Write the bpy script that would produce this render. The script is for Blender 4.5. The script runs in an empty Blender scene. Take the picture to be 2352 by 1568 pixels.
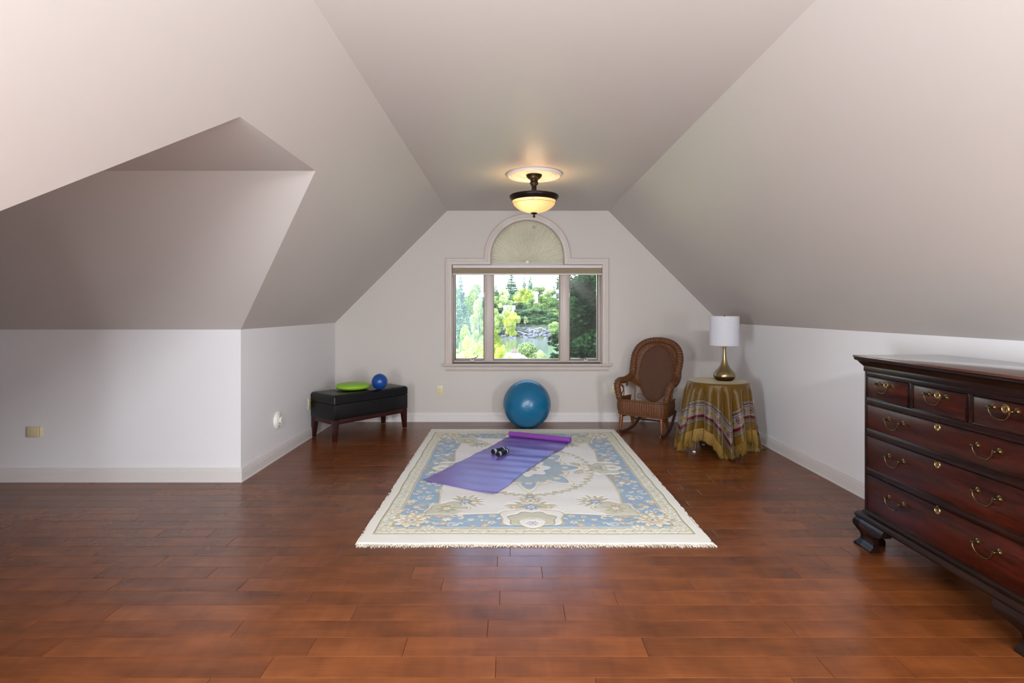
import bpy, bmesh, math, random
import numpy as np
from mathutils import Vector, Matrix
from mathutils.geometry import tessellate_polygon

C = bpy.context.scene.collection
PI = math.pi
EYE = 1.29
F = 1280.0

# ------------------------------------------------------------------ camera
cam_d = bpy.data.cameras.new('camera')
cam = bpy.data.objects.new('camera', cam_d)
C.objects.link(cam)
cam.location = (0, 0, EYE)
cam.rotation_euler = (PI / 2, 0, 0)
cam_d.sensor_width = 36
cam_d.lens = F / 2352 * 36
cam_d.shift_x = 4 / 2352
cam_d.shift_y = -72 / 2352
cam_d.clip_start = 0.02
cam_d.clip_end = 2000
bpy.context.scene.camera = cam

# ------------------------------------------------------------------ world, sun, lights, exposure
sc = bpy.context.scene
sc.view_settings.view_transform = 'Standard'
sc.view_settings.look = 'None'
sc.view_settings.gamma = 1
sc.view_settings.use_curve_mapping = False
sc.view_settings.exposure = 0.0
SKY_STRENGTH = 1.2
SUN_STRENGTH = 7.0
world = bpy.data.worlds.new('sky')
sc.world = world
world.use_nodes = True
wn = world.node_tree.nodes
bg = wn['Background']
sky = wn.new('ShaderNodeTexSky')
sky.sky_type = 'NISHITA'
sky.sun_disc = False
sky.sun_elevation = math.radians(48)
sky.sun_rotation = math.radians(200)
sky.air_density = 1.0
sky.dust_density = 1.0
sky.ozone_density = 1.0
world.node_tree.links.new(sky.outputs[0], bg.inputs[0])
bg.inputs[1].default_value = SKY_STRENGTH


def light(name, kind, loc, rot, energy, color=(1, 1, 1), size=None, size_y=None, **kw):
    d = bpy.data.lights.new(name, kind)
    d.energy = energy
    d.color = color
    if kind == 'AREA':
        d.shape = 'RECTANGLE'
        d.size = size
        d.size_y = size_y or size
    for k, v in kw.items():
        setattr(d, k, v)
    o = bpy.data.objects.new(name, d)
    o.location = loc
    o.rotation_euler = rot
    C.objects.link(o)
    return o


sun = light('sun', 'SUN', (-30, -20, 40), (math.radians(42), 0, math.radians(-50)), SUN_STRENGTH, (1, 0.95, 0.84), angle=0.01)
# the photographer's lamp, bounced off the ceiling behind the camera, and unseen fill lights added around it
bounce = light('bounce_flash', 'AREA', (0.45, -0.7, 1.35), (math.radians(192), 0, 0), 138, (0.82, 0.93, 1.0), 1.1, 0.9)
rear = light('rear_ceiling_fill', 'AREA', (0.2, -2.2, 2.36), (math.radians(64), 0, 0), 150, (0.86, 0.94, 1.0), 1.5, 0.2)  # unseen strip added to light the far wall and rug
light('left_fill', 'AREA', (-1.56, -.15, .95), (math.radians(90), 0, math.radians(-60)), 104, (0.84, 0.93, 1.0), .5, .9)  # unseen panel added to brighten the right knee wall
light('right_fill', 'AREA', (2.26, -.3, .9), (math.radians(90), 0, math.radians(40)), 76, (0.84, 0.93, 1.0), .28, .9)  # unseen panel added to brighten the left and alcove walls
portal = light('window_portal', 'AREA', (0.197, 6.75, 1.3), (math.radians(-90), 0, 0), 1, (1, 1, 1), 1.9, 1.5)
portal.data.cycles.is_portal = True


# ------------------------------------------------------------------ helpers
def lin(c):
    c = c / 255.0
    return c / 12.92 if c <= 0.04045 else ((c + 0.055) / 1.055) ** 2.4


def rgb(r, g, b):
    return (lin(r), lin(g), lin(b), 1)


def new_mat(name):
    m = bpy.data.materials.new(name)
    m.use_nodes = True
    return m, m.node_tree.nodes, m.node_tree.links, m.node_tree.nodes['Principled BSDF']


def mat(name, col, rough=0.5, metal=0.0, var=0.06, vscale=8.0, bump=0.0, bscale=60.0, spec=0.5, coat=0.0, stretch=(1, 1, 1), sheen=0.0, coords='Object'):
    m, n, l, p = new_mat(name)
    p.inputs['Roughness'].default_value = rough
    p.inputs['Metallic'].default_value = metal
    p.inputs['Specular IOR Level'].default_value = spec
    p.inputs['Coat Weight'].default_value = coat
    p.inputs['Coat Roughness'].default_value = 0.15
    p.inputs['Sheen Weight'].default_value = sheen
    tc = n.new('ShaderNodeTexCoord')
    mp = n.new('ShaderNodeMapping')
    mp.inputs['Scale'].default_value = stretch
    l.new(tc.outputs[coords], mp.inputs[0])
    nz = n.new('ShaderNodeTexNoise')
    nz.inputs['Scale'].default_value = vscale
    nz.inputs['Detail'].default_value = 3
    l.new(mp.outputs[0], nz.inputs[0])
    mx = n.new('ShaderNodeMix')
    mx.data_type = 'RGBA'
    mx.inputs[6].default_value = tuple(max(0, c * (1 - var)) for c in col[:3]) + (1,)
    mx.inputs[7].default_value = tuple(min(1, c * (1 + var)) for c in col[:3]) + (1,)
    l.new(nz.outputs['Fac'], mx.inputs[0])
    l.new(mx.outputs[2], p.inputs['Base Color'])
    if bump:
        nb = n.new('ShaderNodeTexNoise')
        nb.inputs['Scale'].default_value = bscale
        nb.inputs['Detail'].default_value = 4
        l.new(mp.outputs[0], nb.inputs[0])
        bp = n.new('ShaderNodeBump')
        bp.inputs['Strength'].default_value = bump
        bp.inputs['Distance'].default_value = 0.01
        l.new(nb.outputs['Fac'], bp.inputs['Height'])
        l.new(bp.outputs[0], p.inputs['Normal'])
    return m


class MB:
    """collects geometry for one mesh"""
    def __init__(self):
        self.v = []
        self.f = []

    def add(self, vs, fs):
        o = len(self.v)
        self.v += [tuple(x) for x in vs]
        self.f += [tuple(i + o for i in f) for f in fs]
        return self

    def box(self, x0, x1, y0, y1, z0, z1, M=None):
        vs = [(x, y, z) for z in (z0, z1) for y in (y0, y1) for x in (x0, x1)]
        if M is not None:
            vs = [tuple(M @ Vector(v)) for v in vs]
        return self.add(vs, [(0, 2, 3, 1), (4, 5, 7, 6), (0, 1, 5, 4), (2, 6, 7, 3), (0, 4, 6, 2), (1, 3, 7, 5)])

    def lathe(self, prof, loc=(0, 0, 0), n=32, M=None, cap=True):
        """prof: list of (r, z)"""
        vs = []
        for r, z in prof:
            for i in range(n):
                a = 2 * PI * i / n
                vs.append(Vector((r * math.cos(a), r * math.sin(a), z)))
        if M is not None:
            vs = [M @ v for v in vs]
        vs = [v + Vector(loc) for v in vs]
        fs = []
        for k in range(len(prof) - 1):
            for i in range(n):
                j = (i + 1) % n
                fs.append((k * n + i, k * n + j, (k + 1) * n + j, (k + 1) * n + i))
        if cap:
            if prof[0][0] > 1e-5:
                fs.append(tuple(reversed(range(n))))
            if prof[-1][0] > 1e-5:
                fs.append(tuple(range((len(prof) - 1) * n, len(prof) * n)))
        return self.add(vs, fs)

    def tube(self, pts, r, n=10, closed=False, braid=0.0, pitch=30.0, twist=2, flat=1.0, up=None):
        """pts: list of Vectors; r: number or list"""
        pts = [Vector(p) for p in pts]
        N = len(pts)
        rr = r if isinstance(r, (list, tuple)) else [r] * N
        vs = []
        s = 0.0
        ref = Vector(up) if up else None
        prev = None
        for i in range(N):
            a = pts[(i - 1) % N] if (closed or i > 0) else pts[i]
            b = pts[(i + 1) % N] if (closed or i < N - 1) else pts[i]
            t = (b - a).normalized()
            if ref is not None:
                u = (ref - t * ref.dot(t)).normalized()
            elif prev is None:
                q = Vector((0, 0, 1)) if abs(t.z) < 0.9 else Vector((1, 0, 0))
                u = (q - t * q.dot(t)).normalized()
            else:
                u = (prev - t * prev.dot(t)).normalized()
            prev = u
            w = t.cross(u)
            if i:
                s += (pts[i] - pts[i - 1]).length
            for k in range(n):
                ph = 2 * PI * k / n
                q = rr[i] * (1 + braid * math.sin(pitch * s + twist * ph))
                vs.append(pts[i] + u * (math.cos(ph) * q) + w * (math.sin(ph) * q * flat))
        fs = []
        for i in range(N if closed else N - 1):
            i2 = (i + 1) % N
            for k in range(n):
                k2 = (k + 1) % n
                fs.append((i * n + k, i * n + k2, i2 * n + k2, i2 * n + k))
        if not closed:
            fs.append(tuple(reversed(range(n))))
            fs.append(tuple(range((N - 1) * n, N * n)))
        return self.add(vs, fs)

    def sphere(self, c, r, n=32, m=18, sz=1.0, sxy=1.0):
        prof = [(r * sxy * math.sin(PI * k / m), -r * sz * math.cos(PI * k / m)) for k in range(m + 1)]
        prof[0] = (1e-6, prof[0][1])
        prof[-1] = (1e-6, prof[-1][1])
        return self.lathe(prof, c, n, cap=False)

    def extrude_poly(self, pts, f3, h0, h1):
        """pts 2D polygon; f3(p, h) -> 3D"""
        n = len(pts)
        vs = [f3(p, h0) for p in pts] + [f3(p, h1) for p in pts]
        fs = [tuple(reversed(range(n))), tuple(range(n, 2 * n))]
        for i in range(n):
            j = (i + 1) % n
            fs.append((i, j, n + j, n + i))
        return self.add(vs, fs)

    def sweep(self, path, prof, frame, closed=False):
        """generic: frame(i) gives list of 3D verts for profile at path point i"""
        k = len(prof)
        rows = [frame(i) for i in range(len(path))]
        vs = [v for r_ in rows for v in r_]
        fs = []
        n = len(path)
        for i in range(n if closed else n - 1):
            i2 = (i + 1) % n
            for j in range(k - 1):
                fs.append((i * k + j, i * k + j + 1, i2 * k + j + 1, i2 * k + j))
        if not closed:
            fs.append(tuple(range(k)))
            fs.append(tuple(reversed(range((n - 1) * k, n * k))))
        return self.add(vs, fs)

    def mesh(self, name, smooth=None):
        me = bpy.data.meshes.new(name)
        me.from_pydata([tuple(v) for v in self.v], [], self.f)
        me.update()
        if smooth is not None:
            shade(me, smooth)
        return me


def fix_normals(me):
    bm = bmesh.new()
    bm.from_mesh(me)
    bmesh.ops.recalc_face_normals(bm, faces=bm.faces)
    bm.to_mesh(me)
    bm.free()


def shade(me, angle):
    if angle is True:
        me.polygons.foreach_set('use_smooth', [True] * len(me.polygons))
        me.update()
        return
    me.polygons.foreach_set('use_smooth', [True] * len(me.polygons))
    me.set_sharp_from_angle(angle=math.radians(angle))


def obj(name, me, m=None, parent=None, smooth=None, loc=None, fix=True, bevel=0.0, seg=2):
    if isinstance(me, MB):
        me = me.mesh(name)
        if fix:
            fix_normals(me)
    if bevel:
        bm = bmesh.new()
        bm.from_mesh(me)
        bmesh.ops.remove_doubles(bm, verts=bm.verts, dist=1e-6)
        es = [e for e in bm.edges if len(e.link_faces) == 2 and e.calc_face_angle(0) > math.radians(30)]
        bmesh.ops.bevel(bm, geom=es, offset=bevel, segments=seg, profile=0.5, affect='EDGES', clamp_overlap=True)
        bm.to_mesh(me)
        bm.free()
        if smooth is None:
            smooth = 40
    if smooth is not None:
        shade(me, smooth)
    if m:
        me.materials.append(m)
    o = bpy.data.objects.new(name, me)
    C.objects.link(o)
    if parent:
        o.parent = parent
    if loc:
        o.location = loc
    return o


def tag(o, label, cat=None, group=None, kind=None):
    if label:
        o['label'] = label
    if cat:
        o['category'] = cat
    if group:
        o['group'] = group
    if kind:
        o['kind'] = kind
    return o


def thing(name, label, cat, loc=(0, 0, 0), rz=0.0, group=None):
    o = bpy.data.objects.new(name, None)
    o.empty_display_size = 0.1
    C.objects.link(o)
    o.location = loc
    o.rotation_euler = (0, 0, rz)
    return tag(o, label, cat, group)


def struct(name, me, m=None, **kw):
    o = obj(name, me, m, **kw)
    o['kind'] = 'structure'
    return o


def copy_tree(o, parent=None):
    c = o.copy()
    C.objects.link(c)
    if parent:
        c.parent = parent
    for ch in list(o.children):
        copy_tree(ch, c)
    return c


# ------------------------------------------------------------------ materials of the shell
GREIGE = rgb(204, 196, 190)
M_slope = mat('greige_paint', GREIGE, 0.42, var=0.015, vscale=1.5, bump=0.02, bscale=220, spec=0.35)
M_far = mat('greige_wall_paint', rgb(206, 197, 190), 0.6, var=0.015, vscale=1.5, bump=0.02, bscale=220, spec=0.3)
M_knee = mat('pale_knee_wall', rgb(234, 230, 231), 0.6, var=0.012, vscale=1.5, bump=0.02, bscale=220, spec=0.3)  # knee walls set lighter and more neutral than slopes and far wall
M_trim = mat('trim_paint', rgb(222, 215, 212), 0.4, var=0.01, spec=0.4)
M_casing = mat('casing_paint', rgb(200, 185, 176), 0.35, var=0.01, spec=0.45)


def wood_floor():
    m, n, l, p = new_mat('maple_floor')
    tc = n.new('ShaderNodeTexCoord')
    oi = n.new('ShaderNodeObjectInfo')
    # every plank its own spot in the texture
    cb = n.new('ShaderNodeCombineXYZ')
    mu = n.new('ShaderNodeMath'); mu.operation = 'MULTIPLY'; mu.inputs[1].default_value = 37.0
    l.new(oi.outputs['Random'], mu.inputs[0])
    l.new(mu.outputs[0], cb.inputs[2])
    l.new(mu.outputs[0], cb.inputs[0])
    ad = n.new('ShaderNodeVectorMath'); ad.operation = 'ADD'
    l.new(tc.outputs['Object'], ad.inputs[0]); l.new(cb.outputs[0], ad.inputs[1])

    def noise(sx, sy, scale, det, rough=0.55, dist=0.0):
        mp = n.new('ShaderNodeMapping'); mp.inputs['Scale'].default_value = (sx, sy, 1)
        l.new(ad.outputs[0], mp.inputs[0])
        z = n.new('ShaderNodeTexNoise'); z.inputs['Scale'].default_value = scale
        z.inputs['Detail'].default_value = det; z.inputs['Roughness'].default_value = rough
        z.inputs['Distortion'].default_value = dist
        l.new(mp.outputs[0], z.inputs[0])
        return z.outputs['Fac']
    grain = noise(.9, 16, 7, 2, 0.5)
    mott = noise(1.3, 3.2, 2.6, 2, 0.5, 0.25)
    fig = noise(7, 1.2, 2.2, 2, 0.5, 0.5)
    cr = n.new('ShaderNodeValToRGB')
    e = cr.color_ramp.elements
    e[0].position = 0.16; e[0].color = rgb(70, 34, 17)
    e[1].position = 0.76; e[1].color = rgb(140, 78, 38)
    x = e.new(0.44); x.color = rgb(108, 58, 27)

    def mad(a, k, b):
        q = n.new('ShaderNodeMath'); q.operation = 'MULTIPLY_ADD'
        l.new(a, q.inputs[0]); q.inputs[1].default_value = k
        if isinstance(b, float):
            q.inputs[2].default_value = b
        else:
            l.new(b, q.inputs[2])
        return q.outputs[0]
    v = mad(oi.outputs['Random'], 0.17, -0.08)
    v = mad(mott, 0.56, v)
    v = mad(fig, 0.22, v)
    v = mad(grain, 0.16, v)
    l.new(v, cr.inputs[0])
    l.new(cr.outputs[0], p.inputs['Base Color'])
    p.inputs['Roughness'].default_value = 0.25
    p.inputs['Specular IOR Level'].default_value = 0.42
    return m


M_floor = wood_floor()
M_sub = mat('dark_subfloor', rgb(48, 24, 14), 0.7)  # dark brown base that shows between the planks

# ------------------------------------------------------------------ room shell
XL, XR = -2.026, 2.43           # knee walls
YB = 6.45                       # far wall
YR = -3.2                       # rear wall
HK, HC = 1.144, 2.44            # knee height, flat ceiling height
XCL, XCR = -0.730, 1.134        # flat ceiling edges
YA = 4.19                       # alcove wall facing the camera
HA = 2.074                      # alcove flat ceiling
XV = -1.096                     # where the alcove ceiling meets the left slope
YV1, YV2 = 2.26, 3.137          # alcove ceiling, near and far edge
YN = 1.21                       # near wall of the alcove
XW = -5.2                       # end of the alcove
T = 0.12


def poly_wall(name, m, outer, holes, to3, thick_vec, **kw):
    loops = [[Vector((a, b, 0)) for a, b in outer]] + [[Vector((a, b, 0)) for a, b in h] for h in holes]
    tris = tessellate_polygon(loops)
    flat = [v for lp in loops for v in lp]
    n = len(flat)
    tv = Vector(thick_vec)
    base = [Vector(to3(v.x, v.y)) for v in flat]
    mb = MB()
    vs = base + [b + tv for b in base]
    fs = [tuple(t) for t in tris] + [tuple(n + i for i in reversed(t)) for t in tris]
    o = 0
    for lp in loops:
        k = len(lp)
        for i in range(k):
            j = (i + 1) % k
            fs.append((o + i, o + j, n + o + j, n + o + i))
        o += k
    mb.add(vs, fs)
    return struct(name, mb, m, **kw)


def wx(px, s=198.4):
    return (px - 1172) / s


def wz(py, s=198.4):
    return EYE - (py - 712) / s


# window opening (a rectangle with a stilted arch)
WX0, WX1 = wx(1038.4), wx(1382.7)
WZ0, WZT = 0.672, 1.814
CX = wx(1211.3)
AR, AZ = 0.4235, 1.905
opening = [(WX0, WZ0), (WX0, WZT), (CX - AR, WZT), (CX - AR, AZ)]
NARC = 40
opening += [(CX - AR * math.cos(PI * i / NARC), AZ + AR * math.sin(PI * i / NARC)) for i in range(1, NARC)]
opening += [(CX + AR, AZ), (CX + AR, WZT), (WX1, WZT), (WX1, WZ0)]

gable = [(XL - .3, -.1), (XL - .3, HK), (XL, HK), (XCL, HC), (XCL, HC + .15), (XCR, HC + .15), (XCR, HC), (XR, HK), (XR + .3, HK), (XR + .3, -.1)]
poly_wall('wall_far', M_far, gable, [opening], lambda a, b: (a, YB, b), (0, 0.16, 0))
poly_wall('wall_rear', M_far, gable, [], lambda a, b: (a, YR, b), (0, -T, 0))
# side knee walls
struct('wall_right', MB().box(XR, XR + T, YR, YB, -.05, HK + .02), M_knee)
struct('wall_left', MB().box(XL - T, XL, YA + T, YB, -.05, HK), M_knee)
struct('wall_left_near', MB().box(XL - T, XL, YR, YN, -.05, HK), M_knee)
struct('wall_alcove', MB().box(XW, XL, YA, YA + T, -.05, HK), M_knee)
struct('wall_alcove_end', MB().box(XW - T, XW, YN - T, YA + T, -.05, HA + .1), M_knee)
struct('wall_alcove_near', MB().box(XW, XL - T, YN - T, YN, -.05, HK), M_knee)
# close the alcove wall's end flush with the left wall's face
struct('ceiling', MB().box(XCL, XCR, YR, YB, HC, HC + .12), M_slope)


def slab(name, quad, up):
    up = Vector(up).normalized() * 0.1
    vs = [Vector(q) for q in quad]
    n = len(vs)
    mb = MB().add(vs + [v + up for v in vs], [tuple(range(n)), tuple(reversed(range(n, 2 * n)))] +
                  [(i, (i + 1) % n, n + (i + 1) % n, n + i) for i in range(n)])
    return struct(name, mb, M_slope)


slab('ceiling_right_slope', [(XCR, YR, HC), (XCR, YB, HC), (XR, YB, HK), (XR, YR, HK)], (1, 0, 1))
# left slope with the notch where the alcove's roof cuts into it (thin enough that the notch edge stays crisp)
sl = lambda x: HK + (x - XL) * (HC - HK) / (XCL - XL)
lp = [(XCL, YR), (XCL, YB), (XL, YB), (XL, YA), (XV, YV2), (XV, YV1), (XL, YN), (XL, YR)]
tr = tessellate_polygon([[Vector((a, b, 0)) for a, b in lp]])
n_ = len(lp)
vs = [Vector((a, b, sl(a))) for a, b in lp]
vs2 = [v + Vector((0, 0, 0.004)) for v in vs]
mb = MB().add(vs + vs2, [tuple(t) for t in tr] + [tuple(n_ + i for i in reversed(t)) for t in tr] +
              [(i, (i + 1) % n_, n_ + (i + 1) % n_, n_ + i) for i in range(n_)])
struct('ceiling_left_slope', mb, M_slope)
# alcove ceiling pieces
slab('ceiling_alcove_slope', [(XL, YA, HK), (XV, YV2, HA), (XW, YV2, HA), (XW, YA, HK)], (0, 1, 1))
slab('ceiling_alcove', [(XV, YV2, HA), (XV, YV1, HA), (XW, YV1, HA), (XW, YV2, HA)], (0, 0, 1))
slab('ceiling_alcove_near', [(XV, YV1, HA), (XL, YN, HK), (XW, YN, HK), (XW, YV1, HA)], (0, -1, 1))
# ------------------------------------------------------------------ floor and planks
floor = struct('floor', MB().box(XW - .1, XR + .1, YR - .1, YB + .15, -0.05, -0.012), M_sub)
PW = 0.121
known = {
    -1: [-1.05, .298, .985, 1.59],
    0: [-.8805, -.0528, 1.1396, 1.430],
    1: [-1.749, -.7627, -.4039, .5165, 1.75],
    2: [-1.961, -1.1057, -.0917, 1.1384, 1.682],
    3: [-1.694, -.6668, .2313, 1.549],
    4: [-1.960, -.9, -.0468, .4729, 1.0618],
    5: [-1.2574, -.3207, .8549, 1.664],
    6: [-2.013, -1.4676, -.4824, .1562, .983],
    7: [-2.596, -1.790, -1.243, -.0659, .7338, 1.607],
    8: [-2.196, -.9078, .0, .8973],
    9: [-2.5, -1.556, -1.146, .1, 1.414],
    10: [-2.535, -2.021, -1.727, -.7, .3, 1.185, 1.736],
}
rnd = random.Random(11)
rest = MB()


def plank_verts(x0, x1, y0, y1):
    g, c, d = 0.0006, 0.0012, 0.0009
    x0 += g; x1 -= g; y0 += g; y1 -= g
    a = [(x0, y0, -d), (x1, y0, -d), (x1, y1, -d), (x0, y1, -d)]
    b = [(x0 + c, y0 + c, 0), (x1 - c, y0 + c, 0), (x1 - c, y1 - c, 0), (x0 + c, y1 - c, 0)]
    e = [(x0, y0, -.012), (x1, y0, -.012), (x1, y1, -.012), (x0, y1, -.012)]
    fs = [(4, 5, 6, 7)]
    for i in range(4):
        j = (i + 1) % 4
        fs.append((i, j, 4 + j, 4 + i))
        fs.append((8 + i, 8 + j, j, i))
    return a + b + e, fs


nplank = 0
for k in range(-43, 37):
    y1 = 2.077 + PW * k
    y0 = y1 - PW
    if y1 <= YR:
        continue
    y0 = max(y0, YR)
    y1 = min(y1, YB)
    if y0 >= YB - .001:
        continue
    xa = XW if (y1 > YN and y0 < YA) else XL
    xb = XR
    if k in known:
        seams = sorted(known[k])
        x = seams[0]
        while x > xa + .3:
            x -= rnd.uniform(.5, 1.2)
            if x > xa + .1:
                seams.append(x)
        x = max(seams)
        while x < xb - .5:
            x += rnd.uniform(.4, 1.1)
            if x < xb - .1:
                seams.append(x)
        seams = sorted(seams)
    else:
        seams = []
        x = xa + rnd.uniform(.15, 1.1)
        while x < xb - .15:
            seams.append(x)
            x += rnd.choice([rnd.uniform(.3, .6), rnd.uniform(.7, 1.25), rnd.uniform(.8, 1.25)])
    xs = [xa] + seams + [xb]
    for a, b in zip(xs[:-1], xs[1:]):
        vis = y1 > 1.90 and b > -0.93 * y1 and a < 0.93 * y1
        if y0 > YA - .001 and b < XL:
            continue
        v, f = plank_verts(a, b, y0, y1)
        if vis and nplank < 298:
            cx, cy = (a + b) / 2, (y0 + y1) / 2
            me = bpy.data.meshes.new('floor_plank')
            me.from_pydata([(p[0] - cx, p[1] - cy, p[2]) for p in v], [], f)
            me.materials.append(M_floor)
            o = bpy.data.objects.new('floor_plank', me)
            o.location = (cx, cy, 0)
            C.objects.link(o)
            o.parent = floor
            nplank += 1
        else:
            rest.add(v, f)
o = obj('outlying_planks', rest, M_floor, floor, fix=False)
o['kind'] = 'stuff'

# ------------------------------------------------------------------ baseboards
BP = [(0, 0), (.017, 0), (.017, .012), (.014, .014), (.014, .068), (.0115, .071), (.0115, .0735), (.0135, .0755), (.0125, .088), (.008, .092), (.008, .0955), (.0095, .0975), (.008, .104), (0, .107)]


def baseboard(name, pts, inside):
    """pts: list of (x,y) along the wall; inside: list of (nx,ny) mitre offsets at each point"""
    rows = [[(x + n[0] * d, y + n[1] * d, h) for d, h in BP] for (x, y), n in zip(pts, inside)]
    mb = MB()
    mb.sweep(pts, BP, lambda i: rows[i])
    return struct(name, mb, M_trim)


baseboard('baseboard_far', [(XL, YB), (XR, YB)], [(1, -1), (-1, -1)])
baseboard('baseboard_right', [(XR, YB), (XR, YR)], [(-1, -1), (-1, 1)])
baseboard('baseboard_left', [(XL, YB), (XL, YA)], [(1, -1), (1, -1)])
baseboard('baseboard_alcove', [(XL, YA), (XW, YA)], [(1, -1), (1, -1)])
baseboard('baseboard_left_near', [(XL, YN), (XL, YR)], [(1, 1), (1, 1)])

# ------------------------------------------------------------------ window
win = bpy.data.objects.new('window_1', None)
C.objects.link(win)
win.location = (CX, YB, 0)
win['kind'] = 'structure'


def wobj(name, mb, m, parent=None, **kw):
    o = obj(name, mb, m, parent or win, **kw)
    o.matrix_parent_inverse = (parent or win).matrix_world.inverted()
    return o


bpy.context.view_layer.update()


def offset_path(pts, d):
    out = []
    n = len(pts)
    for i in range(n):
        p = Vector(pts[i])
        dirs = []
        if i > 0:
            dirs.append((p - Vector(pts[i - 1])).normalized())
        if i < n - 1:
            dirs.append((Vector(pts[i + 1]) - p).normalized())
        ns = [Vector((-t.y, t.x)) for t in dirs]
        m = sum(ns, Vector((0, 0))).normalized()
        k = 1 / max(0.3, m.dot(ns[0]))
        out.append(p + m * d * k)
    return out


cprof = [(0, .0), (0, .012), (.006, .016), (.010, .013), (.030, .015), (.034, .019), (.048, .021), (.052, .017), (.066, .019), (.070, .024), (.078, .022), (.080, 0)]
rows = [offset_path(opening, d) for d, h in cprof]
mb = MB()
mb.sweep(opening, cprof, lambda i: [(rows[j][i].x, YB - cprof[j][1], rows[j][i].y) for j in range(len(cprof))])
wobj('casing', mb, M_casing, smooth=25)
# stool and apron
mb = MB()
stp = [(YB + .04, .672), (YB - .045, .672), (YB - .052, .666), (YB - .052, .655), (YB - .045, .648), (YB + .0, .648)]
mb.extrude_poly(stp, lambda p, h: (h, p[0], p[1]), wx(1017), wx(1405))
wobj('stool', mb, M_casing)
mb = MB()
app = [(YB, .649), (YB - .030, .649), (YB - .026, .636), (YB - .018, .630), (YB - .018, .612), (YB - .022, .606), (YB - .018, .592), (YB - .010, .588), (YB, .588)]
mb.extrude_poly(app, lambda p, h: (h, p[0], p[1]), wx(1023.5), wx(1398))
wobj('apron', mb, M_casing)


def ring(x0, x1, z0, z1, w, y0, y1, wb=None, wt=None):
    wb = w if wb is None else wb
    wt = w if wt is None else wt
    mb = MB()
    mb.box(x0, x0 + w, y0, y1, z0, z1)
    mb.box(x1 - w, x1, y0, y1, z0, z1)
    mb.box(x0 + w, x1 - w, y0, y1, z0, z0 + wb)
    mb.box(x0 + w, x1 - w, y0, y1, z1 - wt, z1)
    return mb


def glass_mat(name, haze=0.0):
    m = bpy.data.materials.new(name)
    m.use_nodes = True
    n, l = m.node_tree.nodes, m.node_tree.links
    n.remove(n['Principled BSDF'])
    out = n['Material Output']
    tr_ = n.new('ShaderNodeBsdfTransparent')
    gl = n.new('ShaderNodeBsdfGlossy'); gl.inputs['Roughness'].default_value = 0.02
    fr = n.new('ShaderNodeFresnel'); fr.inputs[0].default_value = 1.45
    mx = n.new('ShaderNodeMixShader')
    l.new(fr.outputs[0], mx.inputs[0]); l.new(tr_.outputs[0], mx.inputs[1]); l.new(gl.outputs[0], mx.inputs[2])
    last = mx.outputs[0]
    if haze:
        tl = n.new('ShaderNodeBsdfTranslucent'); tl.inputs[0].default_value = (.95, .97, 1, 1)  # streaky whitish veil mixed over the clear glass
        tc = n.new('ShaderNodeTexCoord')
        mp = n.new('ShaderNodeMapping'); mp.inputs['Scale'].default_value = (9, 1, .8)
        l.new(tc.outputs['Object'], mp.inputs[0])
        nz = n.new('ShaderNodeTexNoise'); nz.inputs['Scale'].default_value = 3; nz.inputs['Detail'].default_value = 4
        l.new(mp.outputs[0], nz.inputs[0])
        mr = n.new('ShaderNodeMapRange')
        mr.inputs[1].default_value = .3; mr.inputs[2].default_value = .75; mr.inputs[3].default_value = haze * .3; mr.inputs[4].default_value = haze
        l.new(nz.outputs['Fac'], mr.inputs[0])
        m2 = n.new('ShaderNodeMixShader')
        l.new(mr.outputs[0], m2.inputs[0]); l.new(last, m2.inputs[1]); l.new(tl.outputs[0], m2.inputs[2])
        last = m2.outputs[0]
    l.new(last, out.inputs[0])
    return m


M_glass = glass_mat('window_glass', 0.008)
M_glass_hazy = glass_mat('hazy_window_glass', 0.15)  # left pane, with a stronger pale haze mixed in
S2 = 196.3
ax = lambda px: wx(px, S2)
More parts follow.
